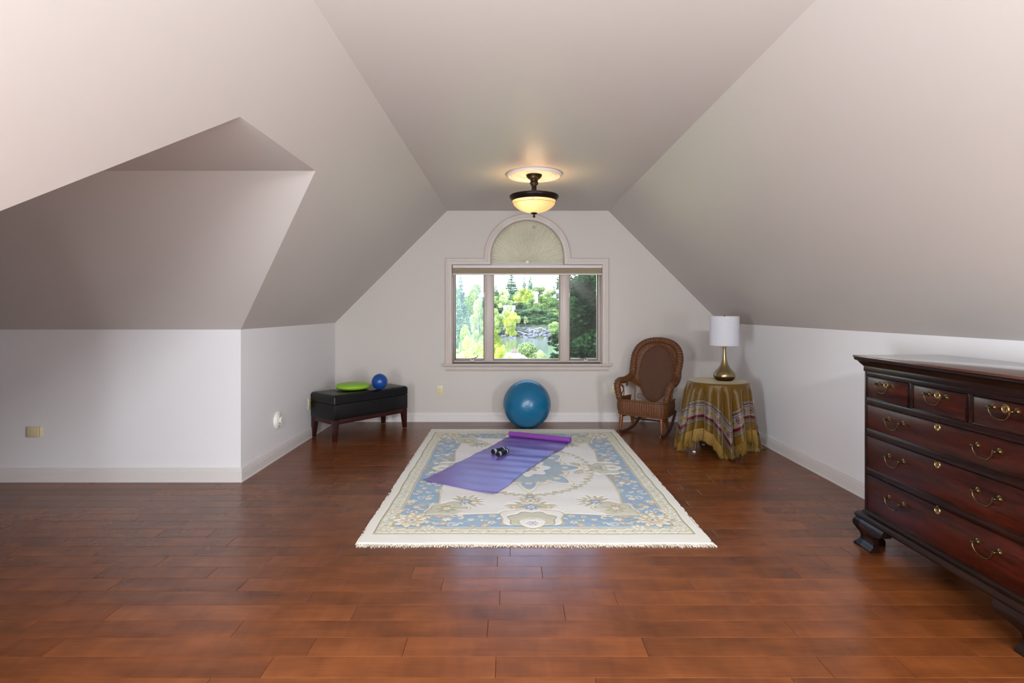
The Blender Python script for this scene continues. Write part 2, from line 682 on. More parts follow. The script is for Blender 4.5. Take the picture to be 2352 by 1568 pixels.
# jamb liner and main frame
FY0, FY1 = YB + .05, YB + .12
wobj('frame', ring(WX0 - .002, WX1 + .002, WZ0, WZT + .002, .018, FY0, FY1, wb=.030, wt=.02), M_casing, bevel=.002)
for a, b in ((1113.5, 1132), (1287, 1305.5)):
    mb = MB().box(ax(a), ax(b), YB + .04, FY1, WZ0 + .03, WZT - .02)
    mb.box(ax(a) + .017, ax(b) - .017, YB + .026, YB + .04, WZ0 + .03, WZT - .02)
    wobj('mullion', mb, M_casing, bevel=.002)
M_metal = mat('brushed_crank_metal', rgb(140, 128, 120), 0.35, 0.8)
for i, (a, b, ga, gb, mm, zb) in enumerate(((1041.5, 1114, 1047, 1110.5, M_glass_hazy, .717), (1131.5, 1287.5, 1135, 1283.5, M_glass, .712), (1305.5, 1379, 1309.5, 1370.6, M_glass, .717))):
    x0, x1 = ax(a), ax(b)
    g0, g1 = ax(ga), ax(gb)
    mb = MB()
    y0, y1 = YB + .066, YB + .1
    zb0 = WZ0 + .03
    mb.box(x0, g0, y0, y1, zb0, WZT - .02)
    mb.box(g1, x1, y0, y1, zb0, WZT - .02)
    mb.box(g0, g1, y0, y1, zb0, zb + .012)
    mb.box(g0, g1, y0, y1, WZT - .05, WZT - .02)
    s_ = wobj('sash', mb, M_casing, bevel=.0025)
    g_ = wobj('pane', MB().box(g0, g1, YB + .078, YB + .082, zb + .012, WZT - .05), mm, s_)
    if i != 1:
        # crank handle on the sill and a latch on the stile
        hx = wx(1084) if i == 0 else wx(1346)
        mb = MB()
        mb.box(hx - .022, hx + .022, YB + .036, YB + .055, WZ0 + .028, WZ0 + .046)
        sg = 1 if i == 0 else -1
        mb.tube([(hx, YB + .035, WZ0 + .04), (hx, YB + .02, WZ0 + .052), (hx + sg * .03, YB + .016, WZ0 + .062), (hx + sg * .062, YB + .016, WZ0 + .075 if i == 0 else WZ0 + .06), (hx + sg * .07, YB + .012, WZ0 + .10 if i == 0 else WZ0 + .065)], .0045, 8)
        wobj('crank_handle', mb, M_metal, s_, smooth=40)
        lx = ax(1112.5) if i == 0 else ax(1306.5)
        mb = MB().box(lx - .006, lx + .008, YB + .028, YB + .045, wz(681), wz(671))
        mb.box(lx - .003, lx + .005, YB + .022, YB + .030, wz(684), wz(672))
        wobj('latch', mb, M_trim, s_, bevel=.002)
# arch light: frame, pane
arc = lambda r, n=40: [(CX - r * math.cos(PI * i / n), AZ + r * math.sin(PI * i / n)) for i in range(n + 1)]
outer = [(CX - AR, WZT + .002)] + arc(AR) + [(CX + AR, WZT + .002)]
inner = [(CX - AR + .02, WZT + .022)] + arc(AR - .02) + [(CX + AR - .02, WZT + .022)]
loops = [[Vector((a, b, 0)) for a, b in outer], [Vector((a, b, 0)) for a, b in inner]]


def ring_poly(outer, inner, y0, y1):
    """closed outer/inner loops of equal length"""
    n = len(outer)
    vs = [(a, y, b) for y in (y0, y1) for lp_ in (outer, inner) for a, b in lp_]
    fs = []
    for i in range(n):
        j = (i + 1) % n
        fs += [(i, j, n + j, n + i), (2 * n + i, 3 * n + i, 3 * n + j, 2 * n + j), (i, 2 * n + i, 2 * n + j, j), (n + i, n + j, 3 * n + j, 3 * n + i)]
    return MB().add(vs, fs)


s_ = wobj('arch_sash', ring_poly(outer, inner, YB + .06, YB + .12), M_casing)
n_ = len(inner)
mb = MB().add([(a, YB + .09, b) for a, b in inner] + [(a, YB + .094, b) for a, b in inner], [tuple(range(n_)), tuple(reversed(range(n_, 2 * n_)))] + [(i, (i + 1) % n_, n_ + (i + 1) % n_, n_ + i) for i in range(n_)])
wobj('arch_pane', mb, M_glass, s_)
wobj('frame_bar', MB().box(WX0 + .0, WX1 - .0, YB + .045, YB + .12, WZT - .022, WZT + .024), M_casing)

# fan shade in the arch
M_shade = None


def cloth_translucent(name, col, tr_fac, rough=.9, col2=None):
    m, n, l, p = new_mat(name)
    tc = n.new('ShaderNodeTexCoord')
    nz = n.new('ShaderNodeTexNoise'); nz.inputs['Scale'].default_value = 60; nz.inputs['Detail'].default_value = 3
    l.new(tc.outputs['Object'], nz.inputs[0])
    mx = n.new('ShaderNodeMix'); mx.data_type = 'RGBA'
    mx.inputs[6].default_value = tuple(c * .93 for c in col[:3]) + (1,)
    mx.inputs[7].default_value = tuple(min(1, c * 1.05) for c in col[:3]) + (1,)
    l.new(nz.outputs['Fac'], mx.inputs[0])
    l.new(mx.outputs[2], p.inputs['Base Color'])
    p.inputs['Roughness'].default_value = rough
    p.inputs['Specular IOR Level'].default_value = .1
    tl = n.new('ShaderNodeBsdfTranslucent')
    l.new(mx.outputs[2], tl.inputs[0])
    ms = n.new('ShaderNodeMixShader'); ms.inputs[0].default_value = tr_fac
    l.new(p.outputs[0], ms.inputs[1]); l.new(tl.outputs[0], ms.inputs[2])
    l.new(ms.outputs[0], n['Material Output'].inputs[0])
    return m


M_pleat = cloth_translucent('pleated_shade_fabric', rgb(238, 230, 214), .42)
fan = thing('fan_shade', 'beige pleated fan shade filling the arched top of the window', 'shade', (CX, YB + .03, WZT + .02))
NP = 36
vs, fs = [], []
R1 = AR - .008
hub = .02
for k in range(2 * NP + 1):
    th = PI * k / (2 * NP)
    zz = 0.016 if k % 2 else -0.006
    dx, dz = -math.cos(th), math.sin(th)
    # outer radius follows the stilted arch
    # ray from the hub at the sill to the arch outline
    h0 = AZ - (WZT + .02)
    if abs(dx) > 1e-6 and dz / abs(dx) * R1 < h0:
        rr = R1 / abs(dx)
    else:
        b = dz * h0
        rr = b + math.sqrt(max(0, b * b - h0 * h0 + R1 * R1))
    for q in (hub, rr * .35, rr):
        vs.append((dx * q, zz * (q / rr) ** .7 + (-.004), dz * q + .006))
for k in range(2 * NP):
    for j in range(2):
        fs.append((3 * k + j, 3 * k + j + 1, 3 * k + 4 + j, 3 * k + 3 + j))
pl = obj('pleated_cloth', MB().add(vs, fs), M_pleat, fan, fix=False)
so = pl.modifiers.new('thickness', 'SOLIDIFY'); so.thickness = .0008
obj('bottom_rail', MB().box(-R1, R1, -.018, .006, -.004, .007), M_trim, fan, bevel=.0015)
obj('hub', MB().lathe([(1e-5, -.010), (.018, -.010), (.020, -.006), (.020, .004), (1e-5, .004)], (0, -.012, .012), 24, Matrix.Rotation(PI / 2, 3, 'X')), M_trim, fan, smooth=35)
for th in (62, 28, 152):
    t_ = math.radians(th + 28 if th == 62 else th)
    a = Vector((math.cos(t_), 0, math.sin(t_)))
    h0 = AZ - (WZT + .02)
    q = a.z * h0 + math.sqrt(a.z ** 2 * h0 ** 2 - h0 * h0 + R1 * R1) - .012
    obj('clip', MB().box(-.004, .004, -.016, -.006, -.008, .008), M_trim, fan, loc=(a.x * q, 0, a.z * q))
# clear suction hook
M_clear, n, l, p = new_mat('clear_plastic')
p.inputs['Transmission Weight'].default_value = .9; p.inputs['Roughness'].default_value = .12; p.inputs['Base Color'].default_value = (.95, .95, .92, 1)
obj('suction_hook', MB().lathe([(.02, -.004), (.012, .004), (.006, .008), (.006, .016), (1e-5, .018)], (.078, -.014, wz(521) - WZT - .02), 20, Matrix.Rotation(PI / 2, 3, 'X')), M_clear, fan, smooth=40)

# blind
M_fab = cloth_translucent('blind_fabric', rgb(176, 160, 136), .12)
bl = thing('window_blind', 'raised tan cellular blind with white headrail across the window top', 'blind', (CX, YB, WZT))
hb = (WX1 - WX0) / 2 - .003
obj('headrail', MB().box(-hb, hb, -.012, .04, wz(615.3) - WZT, -.003), M_trim, bl, bevel=.003)
mb = MB()
zt, zb = wz(615.3) - WZT, wz(628) - WZT
NPB = 7
prof = []
for k in range(NPB + 1):
    z = zt + (zb - zt) * k / NPB
    prof.append((-.006 if k % 2 else .002, z))
back = [(.03, zb), (.03, zt)]
poly = prof + back
mb.extrude_poly(poly, lambda p_, h: (h, p_[0], p_[1]), -hb + .004, hb - .004)
obj('cell_fabric', mb, M_fab, bl)
obj('bottom_rail', MB().box(-hb + .002, hb - .002, -.010, .034, wz(631) - WZT, wz(628) - WZT), M_trim, bl, bevel=.002)

# ------------------------------------------------------------------ ceiling light
M_bronze = mat('oil_rubbed_bronze', rgb(34, 22, 19), 0.4, 0.6, var=.25, vscale=14)
LX, LY = .2015, 4.715
med = obj('ceiling_medallion', MB().lathe([(.232, 0), (.236, -.006), (.232, -.016), (.218, -.024), (.208, -.022), (.203, -.014), (.199, -.013), (.195, -.018), (.188, -.018), (.184, -.012), (.178, -.010), (.174, -.013), (.168, -.013), (.163, -.007), (.05, -.006), (1e-5, -.006)], n=96), M_trim, smooth=30, loc=(LX, LY, HC))
tag(med, 'round off-white ribbed ceiling medallion above the bowl lamp', 'medallion')
lamp = thing('ceiling_lamp', 'lit semi-flush ceiling lamp with amber glass bowl and dark bronze rim', 'lamp', (LX, LY, HC - .0062))
dz = -(HC - .0062)
obj('canopy', MB().lathe([(.066, 0), (.067, -.008), (.060, -.022), (.044, -.036), (.034, -.040), (.034, -.048), (.030, -.052), (.030, -.060), (.037, -.066), (.037, -.074), (.030, -.080), (.028, -.092), (1e-5, -.094)], n=48), M_bronze, lamp, smooth=30)
zr = 2.268 + dz
for k in range(3):
    a = 2 * PI * k / 3 + .5
    pts = [Vector((math.cos(a) * r, math.sin(a) * r, z)) for r, z in [(.018, -.08), (.018, -.115), (.021, -.135), (.032, zr + .012), (.05, zr - .004), (.075, zr - .012)]]
    obj('rod', MB().tube(pts, .0055, 10), M_bronze, lamp, smooth=60)
obj('center_stem', MB().lathe([(.011, -.09), (.011, zr + .01), (.02, zr + .006), (.02, zr - .016), (1e-5, zr - .018)], n=20), M_bronze, lamp, smooth=30)
obj('crossbar', MB().box(-.19, .19, -.01, .01, zr - .02, zr - .014), M_bronze, lamp)
obj('rim', MB().lathe([(.190, zr - .012), (.196, zr - .006), (.206, zr - .012), (.208, zr - .022), (.204, zr - .032), (.196, zr - .040), (.192, zr - .050), (.184, zr - .056), (.181, zr - .050), (.186, zr - .036), (.188, zr - .02), (.190, zr - .012)], n=72, cap=False), M_bronze, lamp, smooth=35)

M_bowl, n, l, p = new_mat('amber_alabaster_glass')
tc = n.new('ShaderNodeTexCoord')
nz = n.new('ShaderNodeTexNoise'); nz.inputs['Scale'].default_value = 7; nz.inputs['Detail'].default_value = 3; nz.inputs['Distortion'].default_value = 1
l.new(tc.outputs['Object'], nz.inputs[0])
cr = n.new('ShaderNodeValToRGB'); cr.color_ramp.elements[0].color = (1, .60, .24, 1); cr.color_ramp.elements[1].color = (1, .78, .48, 1)
l.new(nz.outputs['Fac'], cr.inputs[0])
l.new(cr.outputs[0], p.inputs['Base Color']); l.new(cr.outputs[0], p.inputs['Emission Color'])
p.inputs['Emission Strength'].default_value = .1
p.inputs['Roughness'].default_value = .25
p.inputs['Transmission Weight'].default_value = .0
tl = n.new('ShaderNodeBsdfTranslucent'); tl.inputs[0].default_value = (1, .93, .78, 1)
ms = n.new('ShaderNodeMixShader'); ms.inputs[0].default_value = .45
l.new(p.outputs[0], ms.inputs[1]); l.new(tl.outputs[0], ms.inputs[2]); l.new(ms.outputs[0], n['Material Output'].inputs[0])
zb = 2.112 + dz
prof = []
for k in range(15):
    t = k / 14
    r = .184 * math.sin(t * PI / 2 * .97 + .045)
    z = zb + (zr - .05 - zb) * (1 - math.cos(t * PI / 2)) ** .92
    prof.append((max(r, .004), z))
prof_in = [(max(r - .004, .001), z + .004) for r, z in reversed(prof)]
bowl = obj('glass_bowl', MB().lathe(prof + prof_in, n=64, cap=False), M_bowl, lamp, smooth=50)


def bowl_r(z):
    for (r0, z0), (r1, z1) in zip(prof[:-1], prof[1:]):
        if z0 <= z <= z1:
            return r0 + (r1 - r0) * (z - z0) / (z1 - z0)
    return prof[-1][0]


zl = zr - .078
obj('band_line', MB().tube([(math.cos(a) * (bowl_r(zl) + .0006), math.sin(a) * (bowl_r(zl) + .0006), zl) for a in [2 * PI * k / 72 for k in range(72)]], .0013, 6, closed=True), M_bronze, bowl)
for qa in range(4):
    for dd in (-.035, .035):
        a = -PI / 2 - .12 + qa * PI / 2 + dd
        obj('band_tick', MB().tube([(math.cos(a) * (bowl_r(z) + .0006), math.sin(a) * (bowl_r(z) + .0006), z) for z in (zl, (zl + zr - .05) / 2, zr - .052)], .0012, 6), M_bronze, bowl)
obj('finial', MB().lathe([(1e-5, zb + .004), (.026, zb + .002), (.030, zb - .003), (.022, zb - .010), (.009, zb - .014), (.007, zb - .022), (.010, zb - .026), (.010, zb - .033), (.006, zb - .039), (1e-5, zb - .041)], n=28), M_bronze, lamp, smooth=40)
M_bulb, n, l, p = new_mat('bulb_glass')
p.inputs['Emission Color'].default_value = (1, .78, .42, 1); p.inputs['Emission Strength'].default_value = 34
for k in range(2):
    a = 4.25 + PI * k
    c = Vector((math.cos(a) * .10, math.sin(a) * .10, zr - .074))
    obj('bulb', MB().sphere(c, .024, 16, 10), M_bulb, lamp, smooth=True)
    d = bpy.data.lights.new('bulb_light', 'POINT')
    d.energy = .9; d.color = (1, .66, .34); d.shadow_soft_size = .025
    lo = bpy.data.objects.new('bulb_light', d); C.objects.link(lo); lo.parent = lamp
    lo.location = c + Vector((0, 0, .05))

# ------------------------------------------------------------------ rug
RW, RL = .985, 1.475
RX, RY = (1.124 - .85) / 2 - .002, 3.052 + RL
NXr, NYr = 440, 660
u = np.linspace(-RW, RW, NXr)
v = np.linspace(-RL, RL, NYr)
U, V = np.meshgrid(u, v)
A, B = np.abs(U), np.abs(V)          # folded quarter
def s3(r, g, b):
    return np.array([lin(r), lin(g), lin(b)])
cream, ivory = s3(244, 240, 230), s3(242, 239, 233)
blue, dblue, pblue = s3(164, 188, 210), s3(90, 120, 160), s3(178, 200, 218)
gold, olive, sage, peach = s3(204, 188, 132), s3(152, 150, 110), s3(214, 211, 192), s3(226, 200, 176)
guard = s3(230, 227, 204)
white = s3(246, 242, 236)
green = s3(120, 136, 112)
col = np.empty(U.shape + (3,)); col[:] = cream
Hh = np.zeros(U.shape)
du = RW - A - .062
dv = RL - B - .135
D = np.minimum(du, dv)


def paint(mask, c, a=1.0):
    m_ = np.clip(mask, 0, 1) if mask.dtype != bool else mask.astype(float)
    m_ = (m_ * a)[..., None]
    col[:] = col * (1 - m_) + c * m_


def soft(sd, w=.0022):
    """signed distance (negative inside) -> coverage"""
    return np.clip(.5 - sd / w / 2, 0, 1)


guardm = soft(-D)
paint(guardm, guard)
paint(soft(np.abs(D - .004) - .0035), olive)
# guard stripe leaves: slanted lozenges
along = np.where(du < dv, B, A)
ph = (along / .105) % 1.0
band = (D > .012) & (D < .082)
zz_ = (D - .047) / .034
lz = np.abs(zz_ - .75 * np.sin(2 * PI * ph)) 
paint(soft(lz * .034 - .013) * band, ivory)
paint(soft(np.abs(lz * .034 - .013) - .0016) * band, olive, .75)
dts = ((ph - .5) * .105) ** 2 + (D - .047) ** 2
paint(soft(np.sqrt(dts) - .006) * band, dblue, .7)
paint(soft(np.abs(D - .088) - .004), gold)
paint(soft(np.abs(D - .0945) - .002), ivory)
# blue main border; its inner edge swings in and out like the photograph's scalloped line
inner = .300 + .012 * np.sin(along * 9)
bl_m = soft(-(D - .097)) * soft(D - inner)
paint(bl_m, blue)
fieldm = soft(-(D - inner))
paint(fieldm, ivory)
paint(soft(np.abs(D - inner) - .004), gold)
paint(soft(np.abs(D - inner - .009) - .0018), olive, .5)

rr_ = random.Random(5)


def loc(cx, cy, rot=0.0):
    x, y = A - cx, B - cy
    c_, s_ = math.cos(rot), math.sin(rot)
    return x * c_ + y * s_, -x * s_ + y * c_


def flower(cx, cy, r, n_=6, petal=None, rim=None, eye=None, rot=0.0, sx=1.0):
    x, y = loc(cx, cy, rot)
    x = x / sx
    q = np.hypot(x, y)
    th = np.arctan2(y, x)
    R_ = r * (.80 + .20 * np.cos(n_ * th))
    paint(soft(q - R_), petal if petal is not None else white)
    paint(soft(np.abs(q - R_) - r * .05 - .0012), rim if rim is not None else gold, .85)
    paint(soft(np.abs(np.sin(n_ * th / 2 + PI / 2)) * q - .0012) * soft(q - R_ * .8), rim if rim is not None else gold, .35)
    if eye is not None:
        paint(soft(q - r * .32), eye)
        paint(soft(q - r * .16), white)


def leaf(cx, cy, L_, w, rot, c_, rim=None):
    x, y = loc(cx, cy, rot)
    t = np.clip(x / L_, 0, 1)
    hw = w * np.sin(PI * t)
    sd = np.abs(y) - hw
    sd = np.where((x < 0) | (x > L_), .01, sd)
    paint(soft(sd), c_)
    if rim is not None:
        paint(soft(np.abs(sd) - .0013), rim, .8)


def stroke(pts, w, c_, a=1.0):
    best = np.full(U.shape, 9.0)
    for (x0, y0), (x1, y1) in zip(pts[:-1], pts[1:]):
        dx, dy = x1 - x0, y1 - y0
        L2 = dx * dx + dy * dy + 1e-12
        t = np.clip(((A - x0) * dx + (B - y0) * dy) / L2, 0, 1)
        best = np.minimum(best, (A - x0 - t * dx) ** 2 + (B - y0 - t * dy) ** 2)
    paint(soft(np.sqrt(best) - w), c_, a)


def scroll(cx, cy, r, a0, a1, w, c_, grow=.45):
    pts = []
    for k in range(15):
        t = k / 14
        a = a0 + (a1 - a0) * t
        q = r * (1 - (1 - grow) * t)
        pts.append((cx + q * math.cos(a), cy + q * math.sin(a)))
    stroke(pts, w, c_)


bx = RW - .062 - .20     # centre line of the long blue band
by = RL - .135 - .20     # centre line of the short blue band
# vines
for side in (0, 1):
    pts = []
    for k in range(60):
        t = k / 59
        if side == 0:
            pts.append((bx + .045 * math.sin(t * 14), t * (by - .1)))
        else:
            pts.append((t * (bx - .1), by + .045 * math.sin(t * 9 + 1)))
    stroke(pts, .0018, olive, .7)
    stroke([(a + .003, b + .003) for a, b in pts], .0014, ivory, .6)
spots = []
for k in range(400):
    if len(spots) > 62:
        break
    if rr_.random() < .62:
        q = (bx + rr_.uniform(-.085, .085), rr_.uniform(.02, by + .08))
    else:
        q = (rr_.uniform(.02, bx + .08), by + rr_.uniform(-.085, .085))
    if all((q[0] - a) ** 2 + (q[1] - b) ** 2 > .048 ** 2 for a, b in spots):
        spots.append(q)
for a, b in spots:
    k = rr_.random()
    if k < .55:
        flower(a, b, rr_.uniform(.018, .032), rr_.choice([5, 6, 8]), rr_.choice([white, cream, peach]), gold, rr_.choice([None, dblue, peach, sage]), rr_.random() * 3, rr_.uniform(.9, 1.5))
    elif k < .85:
        r0 = rr_.random() * 6
        leaf(a, b, .05, .010, r0, rr_.choice([white, cream, sage]), olive)
        leaf(a, b, .035, .008, r0 + 1.2, cream, gold)
    else:
        scroll(a, b, .03, rr_.random() * 6, rr_.random() * 6 + 4, .004, cream)
        flower(a, b, .010, 5, dblue, white)


def bouquet(cx, cy, r, rot, n_=9, colours=(white, peach, cream)):
    for k in range(n_):
        a = rot + (k - (n_ - 1) / 2) * .42
        leaf(cx + .2 * r * math.cos(a), cy + .2 * r * math.sin(a), r * (1.0 + .2 * (k % 2)), r * .10, a, sage if k % 2 else s3(186, 190, 160), olive)
    for k in range(5):
        a = rot + (k - 2) * .6
        flower(cx + .62 * r * math.cos(a), cy + .62 * r * math.sin(a), r * .24, 6, colours[k % 3], gold, peach if k % 2 else None)
    flower(cx, cy, r * .42, 8, pblue, dblue, None)
    flower(cx, cy, r * .26, 8, white, dblue, dblue)


# cartouche near the corner, in the field
kx, ky = .545, .93
x, y = loc(kx, ky, .65)
q = np.hypot(x / .155, y / .115)
th = np.arctan2(y, x)
R_ = .86 + .10 * np.cos(5 * th)
paint(soft((q - R_ * 1.16) * .12), white)
paint(soft(np.abs(q - R_ * 1.16) * .12 - .0025), gold)
paint(soft((q - R_) * .12), sage)
paint(soft(np.abs(q - R_) * .12 - .0022), olive, .9)
flower(kx, ky, .045, 7, cream, gold, None)
flower(kx + .01, ky - .05, .022, 5, peach, gold, dblue)
for k in range(7):
    leaf(kx, ky, .07, .010, k * .9, s3(198, 196, 160), olive)
flower(kx, ky, .030, 6, white, peach, peach)
for sgn in (-1, 1):
    scroll(kx - .10, ky + .02 * sgn - .05, .06, 1.2 * sgn, 5 * sgn, .005, cream)
bouquet(kx - .11, ky - .13, .10, -2.3)
# corner rosette in the blue
cx_, cy_ = .735, 1.125
for r, n2, c1, rot in ((.125, 9, white, 0), (.095, 8, cream, .3), (.062, 7, peach, .1), (.036, 6, white, .5)):
    flower(cx_, cy_, r, n2, c1, gold, None, rot, 1.0)
flower(cx_, cy_, .016, 5, dblue, white)
for k in range(9):
    leaf(cx_ + .11 * math.cos(k * .7), cy_ + .11 * math.sin(k * .7), .035, .007, k * .7 + .6, sage, olive)
for (a, b) in ((.855, 1.265), (.62, 1.25), (.86, .98)):
    flower(a, b, .042, 7, cream, gold, peach, .3, 1.3)

# half cartouches in the middle of each side
for (mx, my, rot, wd) in ((0, 1.10, PI / 2, 1), (.62, 0, 0, 1)):
    x, y = loc(mx, my, rot)      # x points outwards
    q = np.hypot((x + .02) / .19, y / .235)
    th = np.arctan2(y, x)
    R_ = .86 + .08 * np.cos(6 * th)
    paint(soft((q - R_) * .2), white)
    paint(soft(np.abs(q - R_) * .2 - .003), gold)
    q2 = np.hypot((x - .015) / .145, y / .165)
    R2 = .88 + .07 * np.cos(7 * th)
    paint(soft((q2 - R2) * .15), sage)
    paint(soft(np.abs(q2 - R2) * .15 - .0025), olive)
    q3 = np.hypot((x - .075) / .075, y / .095)
    paint(soft((q3 - .9 - .1 * np.cos(5 * th)) * .08), white)
    paint(soft(np.abs(q3 - .9 - .1 * np.cos(5 * th)) * .08 - .002), gold, .8)
    ox, oy = (mx + .075 * math.cos(rot), my + .075 * math.sin(rot))
    flower(ox, oy, .032, 6, white, dblue, dblue)
    bxx, byy = (mx - .20 * math.cos(rot), my - .20 * math.sin(rot))
    bouquet(bxx, byy, .12, rot + PI, 9)
    for s_ in (-1, 1):
        fx = bxx + .11 * abs(math.sin(rot)) ; fy = byy + .11 * abs(math.cos(rot))
        flower(fx, fy, .034, 6, peach, gold, cream)
        leaf(fx, fy, .07, .012, rot + PI - 1.1 * s_, sage, olive)
# central medallion
q = np.hypot(U / .46, V / .60)
th = np.arctan2(B / .60, A / .46)
R_ = .80 + .13 * np.cos(8 * th) + .05 * np.cos(16 * th)
for k in range(14):
    t_ = k / 13 * PI / 2
    rx = .50 * math.cos(t_); ry = .65 * math.sin(t_)
    flower(rx, ry, .026, 6, (white, peach, cream)[k % 3], gold, peach if k % 2 else None)
    leaf(rx, ry, .06, .009, t_ + .6, sage, olive)
    leaf(rx, ry, .05, .008, t_ - .9, s3(190, 192, 160), olive)
paint(soft((q - R_ * 1.04) * .5), cream)
paint(soft(np.abs(q - R_ * 1.04) * .5 - .003), gold)
paint(soft((q - R_ * .92) * .5), pblue * .93)
paint(soft(np.abs(q - R_ * .92) * .5 - .003), olive, .8)
for k in range(7):
    t_ = k / 6 * PI / 2
    flower(.31 * math.cos(t_), .41 * math.sin(t_), .034, 7, cream, gold, peach)
    scroll(.24 * math.cos(t_ + .2), .32 * math.sin(t_ + .2), .045, t_, t_ + 4, .006, gold)
q = np.hypot(U / .20, V / .26)
R_ = .85 + .12 * np.cos(8 * th)
paint(soft((q - R_) * .25), white)
paint(soft(np.abs(q - R_) * .25 - .003), gold)
flower(0, 0, .10, 8, sage, olive, None)
flower(0, 0, .06, 8, white, dblue, dblue)
for (a, b) in ((0, .70), (.58, 0)):
    bouquet(a, b, .075, PI / 2 if a == 0 else 0, 7)

lum = col.mean(axis=2)
gy, gx = np.gradient(lum)
carve = np.clip(np.hypot(gx, gy) * 9, 0, 1)
nzr = np.random.RandomState(3)
Zr = .0125 - .0022 * carve + nzr.uniform(-.0003, .0003, U.shape)
Zr += .0012 * np.sin(V * 21 + U * 3) * (D > 0)
edge = np.minimum(RW - A, RL - B)
Zr = np.where(edge < .006, .002, Zr)
Xe = U + .004 * np.sin(V * 7.0) * (A / RW) ** 6 + .003 * np.sin(V * 19 + 1) * (A / RW) ** 6
Ye = V + .003 * np.sin(U * 11.0) * (B / RL) ** 8
verts = np.stack([Xe, Ye, Zr], axis=-1).reshape(-1, 3)
idx = np.arange(NXr * NYr).reshape(NYr, NXr)
quads = np.stack([idx[:-1, :-1], idx[:-1, 1:], idx[1:, 1:], idx[1:, :-1]], axis=-1).reshape(-1, 4)
me = bpy.data.meshes.new('rug')
me.vertices.add(len(verts)); me.vertices.foreach_set('co', verts.ravel())
me.loops.add(quads.size); me.loops.foreach_set('vertex_index', quads.ravel())
me.polygons.add(len(quads)); me.polygons.foreach_set('loop_start', np.arange(0, quads.size, 4)); me.polygons.foreach_set('loop_total', np.full(len(quads), 4))
me.update()
ca = me.color_attributes.new('dye', 'FLOAT_COLOR', 'POINT')
cc = np.concatenate([col.reshape(-1, 3), np.ones((len(verts), 1))], axis=1)
ca.data.foreach_set('color', cc.astype(np.float32).ravel())
me.polygons.foreach_set('use_smooth', [True] * len(me.polygons))


def dyed(name, rough=.95, sheen=.2, nscale=260, bump=.25, amt=.08, spec=.1, grain=900, tint=None):
    m, n, l, p = new_mat(name)
    at = n.new('ShaderNodeVertexColor'); at.layer_name = 'dye'
    tc = n.new('ShaderNodeTexCoord')
    nz = n.new('ShaderNodeTexNoise'); nz.inputs['Scale'].default_value = nscale; nz.inputs['Detail'].default_value = 4
    l.new(tc.outputs['Object'], nz.inputs[0])
    mr = n.new('ShaderNodeMapRange'); mr.inputs[3].default_value = 1 - amt; mr.inputs[4].default_value = 1 + amt
    l.new(nz.outputs['Fac'], mr.inputs[0])
    mm = n.new('ShaderNodeVectorMath'); mm.operation = 'SCALE'
    l.new(at.outputs[0], mm.inputs[0]); l.new(mr.outputs[0], mm.inputs['Scale'])
    l.new(mm.outputs[0], p.inputs['Base Color'])
    p.inputs['Roughness'].default_value = rough
    p.inputs['Specular IOR Level'].default_value = spec
    p.inputs['Sheen Weight'].default_value = sheen
    nb = n.new('ShaderNodeTexNoise'); nb.inputs['Scale'].default_value = grain; nb.inputs['Detail'].default_value = 2
    l.new(tc.outputs['Object'], nb.inputs[0])
    bp = n.new('ShaderNodeBump'); bp.inputs['Strength'].default_value = bump; bp.inputs['Distance'].default_value = .004
    l.new(nb.outputs['Fac'], bp.inputs['Height']); l.new(bp.outputs[0], p.inputs['Normal'])
    return m


M_rug = dyed('carved_wool', spec=.05, sheen=.05)
rug = thing('area_rug', 'large cream and light blue floral wool rug on the wood floor', 'rug', (RX, RY, 0))
me.materials.append(M_rug)
o = bpy.data.objects.new('pile', me); C.objects.link(o); o.parent = rug
M_wool = mat('cream_wool', rgb(236, 226, 212), .95, var=.05, spec=.05, bump=.4, bscale=500)
obj('backing', MB().box(-RW + .004, RW - .004, -RL + .004, RL - .004, 0.0005, .004), M_wool, rug)
mb = MB()
rf = random.Random(8)
for side in (-1, 1):
    x = -RW + .004
    while x < RW - .004:
        L_ = rf.uniform(.012, .032)
        if rf.random() < .05: L_ += .014
        w = rf.uniform(.003, .0055)
        dx = rf.uniform(-.012, .012)
        y = side * (RL - .004)
        h = .0105
        y2 = y + side * L_
        mb.add([(x, y, .001), (x + w, y, .001), (x + w * .5, y, h), (x + dx, y2, .0008), (x + dx + w * .7, y2, .0008), (x + dx + w * .35, y2, .0045)],
               [(0, 1, 4, 3), (1, 2, 5, 4), (2, 0, 3, 5), (3, 4, 5), (0, 2, 1)])
        x += rf.uniform(.0028, .0055)
for side in (-1, 1):
    for k in range(260):
        y = rf.uniform(-RL, RL); L_ = rf.uniform(.003, .010); x = side * (RW - .003)
        mb.add([(x, y, .001), (x, y + .004, .001), (x, y + .002, .011), (x + side * L_, y + rf.uniform(-.004, .008), .003)], [(0, 1, 3), (1, 2, 3), (2, 0, 3)])
o = obj('fringe', mb, M_wool, rug, fix=False); o['kind'] = 'stuff'

# ------------------------------------------------------------------ yoga mat, hand weights
M_mat = mat('violet_foam', rgb(116, 88, 166), .33, var=.05, vscale=30, bump=.06, bscale=900, spec=.5)
n, l = M_mat.node_tree.nodes, M_mat.node_tree.links
P1, P2 = Vector((-.652, 4.155, 0)), Vector((-.118, 3.862, 0))
Q1, Q2 = Vector((-.004, 5.60, 0)), Vector((.566, 5.335, 0))
mat_o = thing('yoga_mat', 'purple yoga mat unrolled across the rug with its far end still rolled up', 'mat', (0, 0, 0))
ns, nc = 120, 44
HR = .0135
th_ = .004
vs, fs = [], []
L = ((P1 + P2) / 2 - (Q1 + Q2) / 2).length


